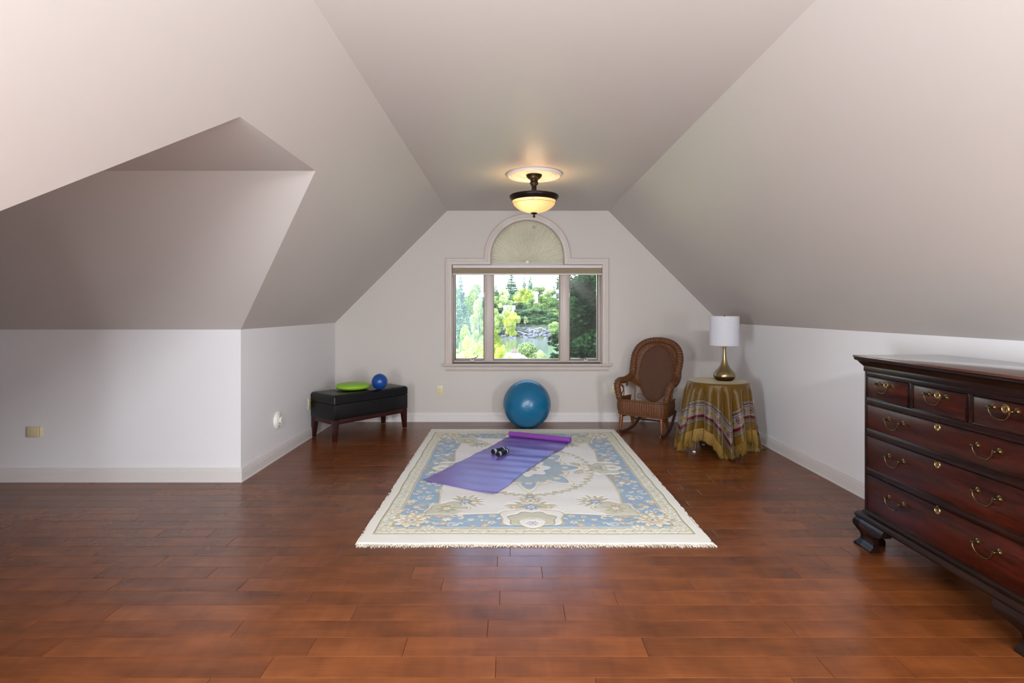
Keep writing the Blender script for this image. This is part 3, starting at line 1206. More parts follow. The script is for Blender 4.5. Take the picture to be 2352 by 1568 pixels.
def mat_pt(s, c):
    """s 0..1 along, c 0..1 across"""
    a = P1.lerp(Q1, s); b = P2.lerp(Q2, s)
    p = a.lerp(b, c)
    t = (Q1 - P1).normalized()
    across = (P2 - P1).normalized()
    # wavy right edge and slightly wavy near edge
    p += across * (.012 * math.sin(s * 9 + .5) * c + .006 * math.sin(s * 17) * c - .004 * math.sin(s * 8) * (1 - c))
    p += t * (.008 * math.sin(c * 5) * (1 - s))
    z = HR + .0008
    z += .0022 * (1 + math.sin(s * 24 + c * 3.5)) * (.4 + .6 * math.sin(PI * min(1, s * 1.05)))
    z += .0014 * (1 + math.sin(s * 61 - c * 5 + 1))
    # the big wrinkle from the right edge
    d = (s - .73 - .05 * (1 - c) + .02 * math.sin(c * 4)) / .035
    z += .018 * math.exp(-d * d) * max(0, (c - .05)) ** .8
    d = (s - .93) / .04
    z += .008 * math.exp(-d * d)
    d = (s - .52 - .08 * c) / .05
    z += .005 * math.exp(-d * d)
    # near corners curl up very slightly
    z += .008 * max(0, (.05 - s) / .05) ** 2 * (abs(c - .5) * 2) ** 3
    return p, z


for i in range(ns + 1):
    for j in range(nc + 1):
        p, z = mat_pt(i / ns, j / nc)
        vs.append((p.x, p.y, z + th_))
k = nc + 1
for i in range(ns):
    for j in range(nc):
        fs.append((i * k + j, i * k + j + 1, (i + 1) * k + j + 1, (i + 1) * k + j))
m0 = len(vs)
vs += [(a, b, c - th_) for a, b, c in vs]
fs += [tuple(m0 + i for i in reversed(f)) for f in fs]
bd = [j for j in range(k)] + [i * k + nc for i in range(1, ns + 1)] + [ns * k + j for j in range(nc - 1, -1, -1)] + [i * k for i in range(ns - 1, 0, -1)]
for a, b in zip(bd, bd[1:] + bd[:1]):
    fs.append((b, a, m0 + a, m0 + b))
sheet = obj('flat_sheet', MB().add(vs, fs), M_mat, mat_o, smooth=60)
# rolled end: a spiral swept across
t = (Q1 - P1).normalized()
acr = (Q2 - Q1)
Wd = acr.length
acr.normalize()
fwd = Vector((-acr.y, acr.x, 0))
if fwd.dot(t) < 0: fwd = -fwd
sp = []
R0 = .030
for i in range(110):
    ph = i / 109 * 2 * PI * 3.4
    r = R0 - ph / (2 * PI) * .0062
    sp.append((math.sin(-ph) * r * -1, R0 - math.cos(ph) * r, r))
mb = MB()
rows = []
N = len(sp)
for e in (0, 1):
    for kx_ in (0, 1):
        for i, (a, b, r) in enumerate(sp):
            ph = i / 109 * 2 * PI * 3.4
            rr2 = r - kx_ * th_
            base = (Q1 if e == 0 else Q1 + acr * (Wd + .012)) - (acr * .003 if e == 0 else Vector())
            q = base + fwd * (math.sin(ph) * rr2) + Vector((0, 0, HR + .003 + R0 - math.cos(ph) * rr2))
            rows.append(tuple(q))
fs = []
for i in range(N - 1):
    fs += [(i, i + 1, 2 * N + i + 1, 2 * N + i), (N + i, 3 * N + i, 3 * N + i + 1, N + i + 1), (i, N + i, N + i + 1, i + 1), (2 * N + i, 2 * N + i + 1, 3 * N + i + 1, 3 * N + i)]
fs += [(0, 2 * N, 3 * N, N), (N - 1, 2 * N - 1, 4 * N - 1, 3 * N - 1)]
mb.add(rows, fs)
M_roll = mat('magenta_foam_underside', rgb(132, 66, 158), .36, var=.05, vscale=30, bump=.05, bscale=900, spec=.5)
r_o = obj('rolled_end', mb, M_roll, mat_o, smooth=50)
r_o['label'] = 'rolled up magenta-violet end of the mat'

M_blackfoam = mat('black_neoprene', rgb(18, 18, 21), .6, var=.2, bump=.3, bscale=200)
M_greyfoam = mat('pale_grey_vinyl', rgb(178, 188, 200), .45, var=.06)
dirw = Vector((.56, .83, 0)).normalized()
for i, (px, py, lab) in enumerate(((1131.5, 1037, 'black and grey hand weight lying behind its twin on the purple mat'), (1143, 1043.5, 'black and grey hand weight lying in front of its twin on the purple mat'))):
    r = .0205
    zc = HR + .017 + r
    Z = (EYE - zc) * F / (py - 712)
    X = (px - 1172) / F * Z
    d = dirw if i else Vector((.72, .70, 0)).normalized()
    h = thing('hand_weight', lab, 'dumbbell', (X, Z, zc), 0, 'hand weights on the mat')
    M = d.to_track_quat('Z', 'Y').to_matrix()
    Ln = .148
    obj('grip', MB().lathe([(1e-5, .036), (r * .97, .036), (r * 1.0, .040), (r, Ln - .034), (r * .97, Ln - .03), (1e-5, Ln - .03)], n=32, M=M), M_blackfoam, h, smooth=40)
    for a, b in ((.009, .037), (Ln - .031, Ln - .012)):
        obj('pale_band', MB().lathe([(1e-5, a), (r * .93, a), (r * .95, a + .003), (r * .95, b - .002), (r * .9, b), (1e-5, b)], n=32, M=M), M_greyfoam, h, smooth=40)
    for a, b in ((0, .010), (Ln - .013, Ln)):
        obj('end_ring', MB().lathe([(r * .66, a), (r * .98, a), (r * 1.04, a + .003), (r * 1.04, b - .002), (r * .96, b), (r * .66, b)], n=32, M=M), M_blackfoam, h, smooth=40)
        obj('end_disc', MB().lathe([(1e-5, a + .001), (r * .5, a + .0005), (r * .68, a + .003), (r * .68, b - .002), (1e-5, b - .0015)], n=32, M=M), M_greyfoam, h, smooth=40)

# ------------------------------------------------------------------ balls and disc
M_ball, n, l, p = new_mat('teal_vinyl')
p.inputs['Base Color'].default_value = rgb(10, 100, 140)
p.inputs['Roughness'].default_value = .27
p.inputs['Specular IOR Level'].default_value = .6
tc = n.new('ShaderNodeTexCoord')
wv = n.new('ShaderNodeTexWave'); wv.wave_type = 'RINGS'; wv.rings_direction = 'SPHERICAL'
sepx = n.new('ShaderNodeSeparateXYZ')
l.new(tc.outputs['Object'], sepx.inputs[0])
# moulded rings around the ball's pole, fading at the belt
dotn = n.new('ShaderNodeVectorMath'); dotn.operation = 'DOT_PRODUCT'; dotn.inputs[1].default_value = (.35, -.2, .91)
l.new(tc.outputs['Object'], dotn.inputs[0])
mu = n.new('ShaderNodeMath'); mu.operation = 'MULTIPLY'; mu.inputs[1].default_value = 420
l.new(dotn.outputs['Value'], mu.inputs[0])
sn = n.new('ShaderNodeMath'); sn.operation = 'SINE'
l.new(mu.outputs[0], sn.inputs[0])
bp = n.new('ShaderNodeBump'); bp.inputs['Strength'].default_value = .10; bp.inputs['Distance'].default_value = .002
l.new(sn.outputs[0], bp.inputs['Height']); l.new(bp.outputs[0], p.inputs['Normal'])
BR = .2615
BY = 6.112
bt = thing('exercise_ball', 'large teal blue exercise ball on the floor below the window', 'ball', (38.5 / F * BY, BY, 0))
obj('ball_shell', MB().sphere((0, 0, BR), BR, 96, 56), M_ball, bt, smooth=True)
vd = Vector((-.03, -.80, .60)).normalized()
obj('valve_plug', MB().lathe([(.011, -.003), (.011, .0012), (.007, .0022), (1e-5, .0024)], (0, 0, 0), 20, vd.to_track_quat('Z', 'Y').to_matrix()), M_ball, bt, smooth=40, loc=Vector((0, 0, BR)) + vd * BR)

# ------------------------------------------------------------------ storage bench
M_leath = mat('black_leather', rgb(14, 13, 15), .36, var=.2, vscale=20, bump=.12, bscale=160, spec=.42)
M_legw = mat('dark_cherry_wood', rgb(50, 17, 12), .3, var=.3, vscale=6, stretch=(1, 1, 14), spec=.5)
bdir = Vector((.63, .777)); bdir.normalize()
brz = math.atan2(bdir.y, bdir.x)
BL, BD, BH = 0.93, .425, .462
bo = Vector((-1.705, 5.392))      # front left corner of the body
bench = thing('storage_bench', 'black leather storage bench with tapered cherry wood legs in the left corner', 'bench', (bo.x, bo.y, 0), brz)
obj('storage_box', MB().box(0.004, BL - .004, .004, BD - .004, .215, .368), M_leath, bench, bevel=.008)
mb = MB()


def rrect(ins, r, n=6):
    out = []
    for cx_, cy_, a0 in ((BL - ins - r, BD - ins - r, 0), (ins + r, BD - ins - r, 90), (ins + r, ins + r, 180), (BL - ins - r, ins + r, 270)):
        for k in range(n + 1):
            a = math.radians(a0 + 90 * k / n)
            out.append((cx_ + r * math.cos(a), cy_ + r * math.sin(a)))
    return out


lv = [(.370, .004), (.373, .0)] + [(BH - .030 + .030 * math.sin(PI / 2 * k / 6), .030 * (1 - math.cos(PI / 2 * k / 6))) for k in range(7)]
rows = [[(a, b, z) for a, b in rrect(ins, .018)] for z, ins in lv]
nr = len(rows[0])
vs = [v_ for r_ in rows for v_ in r_]
fs = [(i * nr + j, i * nr + (j + 1) % nr, (i + 1) * nr + (j + 1) % nr, (i + 1) * nr + j) for i in range(len(rows) - 1) for j in range(nr)]
fs += [tuple(reversed(range(nr))), tuple(range((len(rows) - 1) * nr, len(rows) * nr))]
mb.add(vs, fs)
lid = obj('padded_lid', mb, M_leath, bench, smooth=45)
for k in range(1, 5):
    x = BL * k / 5
    mb = MB()
    mb.tube([(x, -.0012, .380), (x, -.0012, BH - .03), (x, .008, BH - .008), (x, .03, BH + .0005), (x, BD - .03, BH + .0005), (x, BD + .001, BH - .03)], .0014, 6)
    obj('seam', mb, M_leath, lid)
    obj('seam', MB().tube([(x, .0035, .220), (x, .0035, .366)], .0012, 6), M_leath, bench)
mb = MB()
for (x0, x1, y0, y1) in ((.05, BL - .05, .012, .032), (.05, BL - .05, BD - .032, BD - .012), (.012, .032, .05, BD - .05), (BL - .032, BL - .012, .05, BD - .05)):
    mb.box(x0, x1, y0, y1, .172, .217)
obj('apron', mb, M_legw, bench, bevel=.0015)
for ix in (0, 1):
    for iy in (0, 1):
        mb = MB()
        def q(a, b):   # local from the corner
            return (a if ix == 0 else BL - a, b if iy == 0 else BD - b)
        top = [q(.008, .008), q(.066, .008), q(.066, .066), q(.008, .066)]
        bot = [q(.010, .010), q(.044, .010), q(.044, .044), q(.010, .044)]
        mb.add([(a, b, 0.004) for a, b in bot] + [(a, b, .215) for a, b in top], [(0, 1, 2, 3), (4, 5, 6, 7), (0, 1, 5, 4), (1, 2, 6, 5), (2, 3, 7, 6), (3, 0, 4, 7)])
        lg = obj('leg', mb, M_legw, bench, bevel=.0015)
        a, b = q(.027, .027)
        obj('glide', MB().lathe([(.009, 0), (.009, .005)], (a, b, 0), 12), M_metal, lg)


def bench_pt(px, py, h):
    Z = (EYE - h) * F / (py - 712)
    return Vector(((px - 1172) / F * Z, Z, h))


M_green = mat('lime_rubber', rgb(140, 188, 52), .42, var=.03, spec=.4)
g = bench_pt(811, 886.5, BH + .035)
prof = []
for k in range(25):
    a = -PI / 2 + PI * k / 24
    ca, sa = math.cos(a), math.sin(a)
    prof.append((.176 * max(ca, 0) ** .55 + 1e-5, .036 * abs(sa) ** .9 * (1 if sa > 0 else -1)))
disc = obj('balance_disc', MB().lathe(prof, n=72, cap=False), M_green, smooth=True, loc=(g.x, g.y, BH + .037))
tag(disc, 'flat round lime green inflatable balance cushion on the black bench', 'cushion')
M_blueb = mat('royal_blue_vinyl', rgb(12, 66, 140), .28, var=.05, spec=.6)
g = bench_pt(872, 876, BH + .083)
sb = thing('small_ball', 'small royal blue exercise ball resting on the black bench', 'ball', (g.x, g.y, BH + .001))
obj('ball_shell', MB().sphere((0, 0, .0815), .0815, 64, 40), M_blueb, sb, smooth=True)
obj('valve_plug', MB().lathe([(.006, 0), (.006, .003), (1e-5, .004)], (0.004, .004, .1622), 16), M_blueb, sb)

# ------------------------------------------------------------------ outlets, vent, cover
M_plate = mat('almond_plastic', rgb(222, 206, 166), .35, var=.02)
M_plate2 = mat('ivory_plastic', rgb(222, 214, 196), .35, var=.02)
M_dark = mat('socket_slot', rgb(30, 24, 18), .6)


def outlet(name, label, loc, rz, m):
    t = thing(name, label, 'outlet', loc, rz, 'wall outlets')
    # local: faces -y, wall at y=0
    obj('cover_plate', MB().box(-.035, .035, -.006, 0, -.057, .057), m, t, bevel=.002)
    for z in (-.0195, .0195):
        f_ = obj('socket', MB().lathe([(.0165, 0), (.0165, -.0), (.0160, .0025), (1e-5, .0025)], (0, -.0058, z), 24, Matrix.Rotation(PI / 2, 3, 'X')), m, t, smooth=30)
        mb = MB()
        mb.box(-.0075, -.005, -.0088, -.0082, z - .001, z + .008)
        mb.box(.005, .0075, -.0088, -.0082, z - .001, z + .008)
        mb.box(-.0025, .0025, -.0088, -.0082, z - .010, z - .005)
        obj('slots', mb, M_dark, f_)
    return t


outlet('wall_outlet', 'almond duplex outlet on the far wall, left of the window', (wx(1010.3), YB, wz(897)), 0, M_plate)
outlet('wall_outlet', 'almond duplex outlet beside the wicker chair with a night light in it', (wx(1412), YB, wz(896)), 0, M_plate)
# outlet on left wall: px 710 -> Y from X
Yo = XL * F / (710 - 1172)
outlet('wall_outlet', 'almond outlet on the left wall just before the black bench', (XL, Yo, EYE - (926.5 - 712) * Yo / F), PI / 2, M_plate)
Yo = XR * F / (1727.5 - 1172)
outlet('wall_outlet', 'ivory outlet on the right wall behind the draped table', (XR, Yo, EYE - (929 - 712) * Yo / F), -PI / 2, M_plate2)
nl = thing('night_light', 'small clear and white night light plugged into the outlet by the chair', 'night light', (wx(1413), YB - .0085, wz(889)))
obj('base', MB().box(-.012, .012, -.018, 0, -.020, .004), M_plate2, nl, bevel=.003)
obj('shade', MB().lathe([(.010, 0), (.012, .01), (.010, .03), (.005, .046), (1e-5, .048)], (0, -.012, .004), 20), M_clear, nl, smooth=40)
obj('sensor', MB().lathe([(.004, 0), (.004, .002), (1e-5, .003)], (.003, -.018, -.008), 12, Matrix.Rotation(PI / 2, 3, 'X')), M_dark, nl)
# round vent on the left wall
Yv = XL * F / (637 - 1172)
M_white = mat('white_plastic', rgb(226, 222, 214), .35, var=.02)
vt = thing('wall_vent', 'round white air vent on the left wall', 'vent', (XL, Yv, EYE - (964.5 - 712) * Yv / F), 0)
Rm = Matrix.Rotation(PI / 2, 3, 'Y')
obj('outer_flange', MB().lathe([(.078, 0), (.077, .006), (.070, .020), (.062, .026), (.056, .022), (.054, .006), (.054, 0)], n=64, M=Rm, cap=False), M_white, vt, smooth=30)
obj('throat', MB().lathe([(.054, .003), (.03, .003), (1e-5, .003)], n=40, M=Rm, cap=False), M_dark, vt)
obj('inner_ring', MB().lathe([(.052, .004), (.052, .024), (.047, .030), (.036, .026), (.034, .010)], n=48, M=Rm, cap=False), M_white, vt, smooth=30)
obj('center_disc', MB().lathe([(.028, .006), (.031, .030), (.030, .038), (.024, .042), (1e-5, .042)], n=48, M=Rm), M_white, vt, smooth=30)
s = 305.5
cp = thing('wall_inlet_cover', 'almond hinged vacuum inlet cover on the alcove wall', 'inlet cover', ((80 - 1172) / s, YA, EYE - (991 - 712) / s))
obj('mounting_plate', MB().box(-.058, .058, -.005, 0, -.037, .040), M_plate, cp, bevel=.002)
obj('flap', MB().box(-.050, .044, -.020, -.005, -.040, .040), M_plate, cp, bevel=.006)
obj('hinge', MB().tube([(.050, -.010, -.034), (.050, -.010, .036)], .0055, 10), M_plate, cp, smooth=40)
obj('gasket', MB().box(-.056, -.052, -.012, -.004, -.038, .036), M_dark, cp)
# ------------------------------------------------------------------ chest of drawers
def mahogany(name, base, dark, rough=.3, axis='Y', coat=.08):
    m, n, l, p = new_mat(name)
    tc = n.new('ShaderNodeTexCoord')
    def nz(sc_, scale, det=4, dist=0.0):
        mp = n.new('ShaderNodeMapping'); mp.inputs['Scale'].default_value = sc_
        l.new(tc.outputs['Object'], mp.inputs[0])
        z = n.new('ShaderNodeTexNoise'); z.inputs['Scale'].default_value = scale; z.inputs['Detail'].default_value = det; z.inputs['Distortion'].default_value = dist
        l.new(mp.outputs[0], z.inputs[0]); return z.outputs['Fac']
    st = {'Y': (8, 1, 9), 'X': (1, 8, 9), 'Z': (8, 8, 1)}[axis]
    a = nz(st, 1.4, 5, 1.2)
    b = nz(tuple(c * 3 for c in st), 6, 5)
    ad = n.new('ShaderNodeMath'); ad.operation = 'MULTIPLY_ADD'; ad.inputs[1].default_value = .35
    l.new(b, ad.inputs[0]); 
    mu = n.new('ShaderNodeMath'); mu.operation = 'MULTIPLY'; mu.inputs[1].default_value = .68
    l.new(a, mu.inputs[0]); l.new(mu.outputs[0], ad.inputs[2])
    cr = n.new('ShaderNodeValToRGB'); e = cr.color_ramp.elements
    e[0].position = .38; e[0].color = dark; e[1].position = .66; e[1].color = base
    l.new(ad.outputs[0], cr.inputs[0]); l.new(cr.outputs[0], p.inputs['Base Color'])
    p.inputs['Roughness'].default_value = rough; p.inputs['Specular IOR Level'].default_value = .2; p.inputs['Coat Weight'].default_value = coat; p.inputs['Coat Roughness'].default_value = .12
    return m


M_mah = mahogany('mahogany_drawer', rgb(70, 22, 10), rgb(24, 6, 4))
M_mahc = mahogany('mahogany_carcass', rgb(44, 15, 8), rgb(17, 5, 4))
M_mahd = mahogany('dark_mahogany_moulding', rgb(42, 22, 14), rgb(20, 10, 7))
M_brass = mat('aged_brass', rgb(112, 92, 60), .34, 1.0, var=.25, vscale=60)
M_brassb = mat('polished_brass', rgb(176, 150, 98), .26, 1.0, var=.12, vscale=60)
XF = 1.946
Y0, Y1 = 2.008, 3.06
DX1 = 2.40
dr = thing('chest_of_drawers', 'antique mahogany chest of drawers with brass bail handles against the right wall', 'dresser', (XF, (Y0 + Y1) / 2, 0))
ym = (Y1 - Y0) / 2


def dobj(name, mb, m, parent=None, **kw):
    return obj(name, mb, m, parent or dr, **kw)


xb = DX1 - XF
obj('carcass', MB().box(.0205, xb, -ym, ym, .165, .985), M_mahc, dr, bevel=.002)
# quarter posts / stiles, rails
def rail(z0, z1, y0=-ym + .0012, y1=ym - .0012, nm='rail', x0=0.0):
    dobj(nm, MB().box(x0, .02, y0, y1, z0, z1), M_mahc, bevel=.0015)


RLS = [(.165, .199), (.399, .430), (.609, .642), (.780, .811), (.933, .956)]
for a, b in RLS:
    rail(a, b)
for a, b in ((-ym, -ym + .017), (ym - .017, ym)):
    dobj('stile', MB().box(-.001, .02, a, b, .165, .956), M_mahc, bevel=.002)
d3 = (2 * ym - .034 - .05) / 3
tops = []
y = ym - .017
for k in range(3):
    tops.append((y - d3, y))
    y -= d3 + .025
for k in range(2):
    rail(.811, .933, tops[k][0] - .025, tops[k][0], 'divider')


def bail(parent, y, z, w=.104, s=1.0):
    """swan-neck bail handle centred at y,z on plane x=0 facing -x"""
    h = dobj('bail_handle', MB().tube([(-.026, y - w / 2, z), (-.030, y - w / 2 + .004, z - .006), (-.030, y - w / 2 + .006, z - .016), (-.029, y - w / 2 + .016, z - .030), (-.028, y - w / 2 + .030, z - .040), (-.027, y - .012, z - .040), (-.027, y, z - .042), (-.027, y + .012, z - .040), (-.028, y + w / 2 - .030, z - .040), (-.029, y + w / 2 - .016, z - .030), (-.030, y + w / 2 - .006, z - .016), (-.030, y + w / 2 - .004, z - .006), (-.026, y + w / 2, z)],
             [.0028, .0028, .0026, .0026, .0030, .0036, .0042, .0036, .0030, .0026, .0026, .0028, .0028], 8), M_brass, parent, smooth=60)
    R_ = Matrix.Rotation(-PI / 2, 3, 'Y')
    for sg in (-1, 1):
        mb = MB()
        mb.lathe([(.0155, 0), (.0155, .002), (.011, .004), (.0085, .005), (.0045, .009), (.0040, .018), (.0060, .021), (.0075, .026), (.0060, .031), (1e-5, .033)], (0, y + sg * w / 2, z), 20, R_)
        dobj('rosette', mb, M_brass, parent, smooth=40)


def escut(parent, y, z):
    R_ = Matrix.Rotation(-PI / 2, 3, 'Y')
    dobj('escutcheon', MB().lathe([(.0190, 0), (.0190, .003), (.0165, .0045), (.015, .0030), (.0135, .0045), (.0115, .0035), (1e-5, .0032)], (0, y, z), 32, R_), M_brassb, parent, smooth=30)
    mb = MB().lathe([(.0032, 0), (1e-5, .0004)], (-.0034, y, z + .004), 12, R_)
    mb.box(-.0040, -.0034, y - .0016, y + .0016, z - .008, z + .003)
    dobj('keyhole', mb, M_dark, parent)


def drawer(y0, y1, z0, z1, handles, ez, hz, hw=.104):
    g = .0022
    d = dobj('drawer', MB().box(-.0025, .3, y0 + g, y1 - g, z0 + g, z1 - g), M_mah, bevel=.0012)
    mb = MB()
    b = .004
    for (a, c, e, f) in ((y0 + g, y1 - g, z0 + g, z0 + g + b), (y0 + g, y1 - g, z1 - g - b, z1 - g), (y0 + g, y0 + g + b, z0 + g, z1 - g), (y1 - g - b, y1 - g, z0 + g, z1 - g)):
        mb.box(-.0055, -.001, a, c, e, f)
    dobj('cock_bead', mb, M_mahd, d, bevel=.0012)
    for hy in handles:
        bail(d, hy, hz, hw)
    escut(d, (y0 + y1) / 2, ez)


for (a, b) in tops:
    drawer(a, b, .811, .933, [(a + b) / 2], .902, .901)
for (z0, z1, ez, hz) in ((.642, .780, .758, .728), (.430, .609, .588, .540), (.199, .399, .380, .328)):
    drawer(-ym + .017, ym - .017, z0, z1, [.27, -.27], ez, hz)
# frieze, cornice, top
dobj('frieze', MB().box(-.004, xb, -ym - .004, ym + .004, .956, .990), M_mahc, bevel=.0015)


def around(prof, name, m, z_first=True):
    """moulding running along the left side, front and right side; prof = (out, z)"""
    mb = MB()
    path = [(xb, ym), (0, ym), (0, -ym), (xb, -ym)]
    ns_ = [(0, 1), (-1, 1), (-1, -1), (0, -1)]
    rows = [[(p[0] + nn[0] * d, p[1] + nn[1] * d, z) for d, z in prof] for p, nn in zip(path, ns_)]
    mb.sweep(path, prof, lambda i: rows[i])
    return dobj(name, mb, m, smooth=28)


around([(0, .985), (.006, .985), (.008, .990), (.014, .996), (.022, 1.008), (.028, 1.014), (.034, 1.016), (.037, 1.022), (.037, 1.028), (.034, 1.032), (.0, 1.032)], 'cornice', M_mahd)
M_top = mahogany('polished_mahogany_top', rgb(96, 52, 36), rgb(60, 30, 22), rough=.2, axis='Y', coat=.9)
dobj('top', MB().box(-.042, xb, -ym - .042, ym + .042, 1.030, 1.042), M_top, bevel=.004)
around([(0, .200), (.004, .196), (.008, .190), (.014, .186), (.026, .182), (.034, .172), (.036, .160), (.030, .150), (.012, .146), (0, .146)], 'base_moulding', M_mahd)
# ogee bracket feet


def foot(cx, cy, sx, sy):
    t = []
    prof = [(.030, .150), (.038, .138), (.042, .124), (.041, .110), (.034, .096), (.025, .082), (.017, .068), (.013, .054), (.015, .040), (.022, .027), (.032, .016), (.037, .009), (.038, .0)]
    # bracket silhouette in the plane of each face: a side wing that curls away
    mb = MB()
    # solid core
    n_ = len(prof)
    rows = []
    widths = []
    for d, z in prof:
        if z > .12: w = .20
        elif z > .1: w = .185
        elif z > .09: w = .135
        elif z > .03: w = .095
        else: w = .105
        widths.append(w)
    for face in (0, 1):
        vs, fs = [], []
        for (d, z), w in zip(prof, widths):
            if face == 0:   # front face, runs along y
                vs += [(cx - d, cy + sy * d, z), (cx - d, cy - sy * w, z), (cx + .015, cy - sy * w, z), (cx + .015, cy + sy * d, z)]
            else:           # side face, runs along x
                vs += [(cx - d, cy + sy * d, z), (cx + w, cy + sy * d, z), (cx + w, cy - sy * .015, z), (cx - d, cy - sy * .015, z)]
        for i in range(n_ - 1):
            for j in range(4):
                k = (j + 1) % 4
                fs.append((i * 4 + j, i * 4 + k, (i + 1) * 4 + k, (i + 1) * 4 + j))
        fs += [(0, 1, 2, 3), tuple((n_ - 1) * 4 + j for j in (3, 2, 1, 0))]
        mb.add(vs, fs)
    dobj('foot', mb, M_mahd, smooth=35)


foot(0, ym, 1, 1)
foot(0, -ym, 1, -1)
for sy in (1, -1):
    mb = MB()
    a = ym * sy
    mb.box(xb - .08, xb, min(a, a - sy * .08), max(a, a - sy * .08), 0, .165)
    dobj('rear_foot', mb, M_mahd, bevel=.004)

# ------------------------------------------------------------------ round table, cloth
TX, TY, TR, TH = 1.905, 5.12, .255, .640
M_tw = mat('table_wood', rgb(90, 54, 34), .5, var=.2, stretch=(1, 1, 8))
tb = thing('round_side_table', 'round wooden side table hidden under the gold velvet cloth', 'table', (TX, TY, 0))
obj('tabletop', MB().lathe([(1e-5, TH - .022), (TR - .006, TH - .022), (TR - .002, TH - .018), (TR - .002, TH - .006), (TR - .006, TH - .003), (1e-5, TH - .003)], n=48), M_tw, tb, smooth=30)
for k in range(4):
    a = math.radians(192 + 90 * k)
    ca, sa = math.cos(a), math.sin(a)
    lg = obj('leg', MB().tube([(ca * .12, sa * .12, TH - .02), (ca * .15, sa * .15, .4), (ca * .235, sa * .235, .012)], [.016, .018, .013], 12), M_tw, tb, smooth=50)
    obj('glide', MB().lathe([(.016, 0), (.016, .004), (.010, .012), (1e-5, .012)], (ca * .237, sa * .237, 0), 16), M_white, lg, smooth=40)

S_ = .668           # half side of the square cloth
ROT = math.radians(42)
NT, NU = 720, 150
ths = np.linspace(0, 2 * PI, NT, endpoint=False)
cx_ = np.cos(ths - ROT); sy_ = np.sin(ths - ROT)
Lh = S_ / np.maximum(np.abs(cx_), np.abs(sy_))
Lmax = TR + TH + .16
rngc = np.random.RandomState(4)
# folds: phase grows with angle, amplitude with drop
fph = 20 * ths + 1.1 * np.sin(3 * ths + 1) + .8 * np.sin(5 * ths + 2)
fold = (2 * np.abs(np.cos(fph / 2)) ** .8 - 1.2) * (1 + .35 * np.sin(4 * ths + 1)) + .3 * np.sin(9 * ths + .4)
vs = np.zeros((NT, NU, 3)); dye = np.zeros((NT, NU, 3)); ww = np.zeros((NT, NU))
flare = .028 + .045 * np.clip((Lh - S_) / (S_ * .414), 0, 1)    # corners stand out
rc = .018
for j in range(NU):
    f = j / (NU - 1)
    Ld = np.minimum(Lh, Lmax + .06)
    uu = f * Lh
    flat = np.minimum(uu, TR)
    over = np.maximum(uu - TR, 0)
    # rounded lip
    bend = PI / 2 * rc
    t = np.clip(over / bend, 0, 1)
    r = flat + rc * np.sin(t * PI / 2)
    z = TH - rc * (1 - np.cos(t * PI / 2))
    drop = np.maximum(over - bend, 0)
    avail = TH - rc - .006
    h = np.minimum(drop, avail)
    z = z - h * .985
    k = (h / avail)
    r = r + flare * k + fold * (.004 + .026 * k ** .9) * 2.0 * np.clip(h / .06, 0, 1)
    rest_ = np.maximum(drop - avail / .985, 0)
    r = r + rest_ * .45
    z = np.maximum(z, .005) + .008 * np.abs(np.sin(fph * 1.5 + rest_ * 40)) * (rest_ > 0)
    z = z + .0015
    vs[:, j, 0] = TX + r * np.cos(ths); vs[:, j, 1] = TY + r * np.sin(ths); vs[:, j, 2] = z
    # pattern from the flat square coordinates
    px_, py_ = uu * cx_, uu * sy_
    d = S_ - np.maximum(np.abs(px_), np.abs(py_))
    al = np.where(np.abs(px_) > np.abs(py_), py_, px_)
    g1, g2 = s3(96, 68, 18), s3(150, 112, 44)
    c = np.tile(g1, (NT, 1))

    def P(mask, colr, a=1.0):
        mm = (np.clip(mask, 0, 1) * a)[:, None]
        c[:] = c * (1 - mm) + colr * mm
    silver, burg, dk, gd = s3(112, 106, 104), s3(78, 14, 20), s3(58, 20, 24), s3(160, 120, 46)
    def B_(a_, b_, cc_):
        P(((d > a_) & (d < b_)).astype(float), cc_)
    B_(.062, .258, silver)
    B_(.066, .088, s3(100, 90, 62)); B_(.228, .252, s3(112, 100, 74))
    for a_, b_, cc_ in ((.060, .066, dk), (.088, .093, dk), (.095, .124, burg), (.124, .130, s3(150, 90, 90)), (.206, .210, burg), (.222, .229, dk), (.252, .260, dk)):
        B_(a_, b_, cc_)
    dotp = ((al / .032) % 1 - .5) * .032
    P(((np.hypot(dotp, d - .077) < .0048)).astype(float), dk)
    P(((np.hypot(dotp, d - .240) < .0050)).astype(float), burg)
    ph_ = ((al / .19) % 1 - .5) * .19
    q = np.hypot(ph_, (d - .168))
    P((q < .027).astype(float), s3(96, 26, 26))
    P((q < .018).astype(float), silver)
    P((q < .010).astype(float), dk)
    q = np.hypot((np.abs(ph_) - .062) / 1.4, (d - .168))
    P((q < .020).astype(float), s3(140, 104, 40))
    P((q < .010).astype(float), s3(100, 84, 34))
    dye[:, j] = c
idx = np.arange(NT * NU).reshape(NT, NU)
nx_ = np.roll(idx, -1, axis=0)
quads = np.stack([idx[:, :-1], nx_[:, :-1], nx_[:, 1:], idx[:, 1:]], axis=-1).reshape(-1, 4)
me = bpy.data.meshes.new('tablecloth')
me.from_pydata(vs.reshape(-1, 3).tolist(), [], quads.tolist())
ca = me.color_attributes.new('dye', 'FLOAT_COLOR', 'POINT')
ca.data.foreach_set('color', np.concatenate([dye.reshape(-1, 3), np.ones((NT * NU, 1))], axis=1).astype(np.float32).ravel())
M_velvet = dyed('gold_velvet', rough=.36, sheen=.4, spec=.25, amt=.12, bump=.12, nscale=70)
p = M_velvet.node_tree.nodes['Principled BSDF']
p.inputs['Sheen Roughness'].default_value = .35
p.inputs['Sheen Tint'].default_value = (1, .85, .55, 1)
cloth = thing('tablecloth', 'gold velvet cloth with burgundy patterned border and fringe over the round table', 'tablecloth', (0, 0, 0))
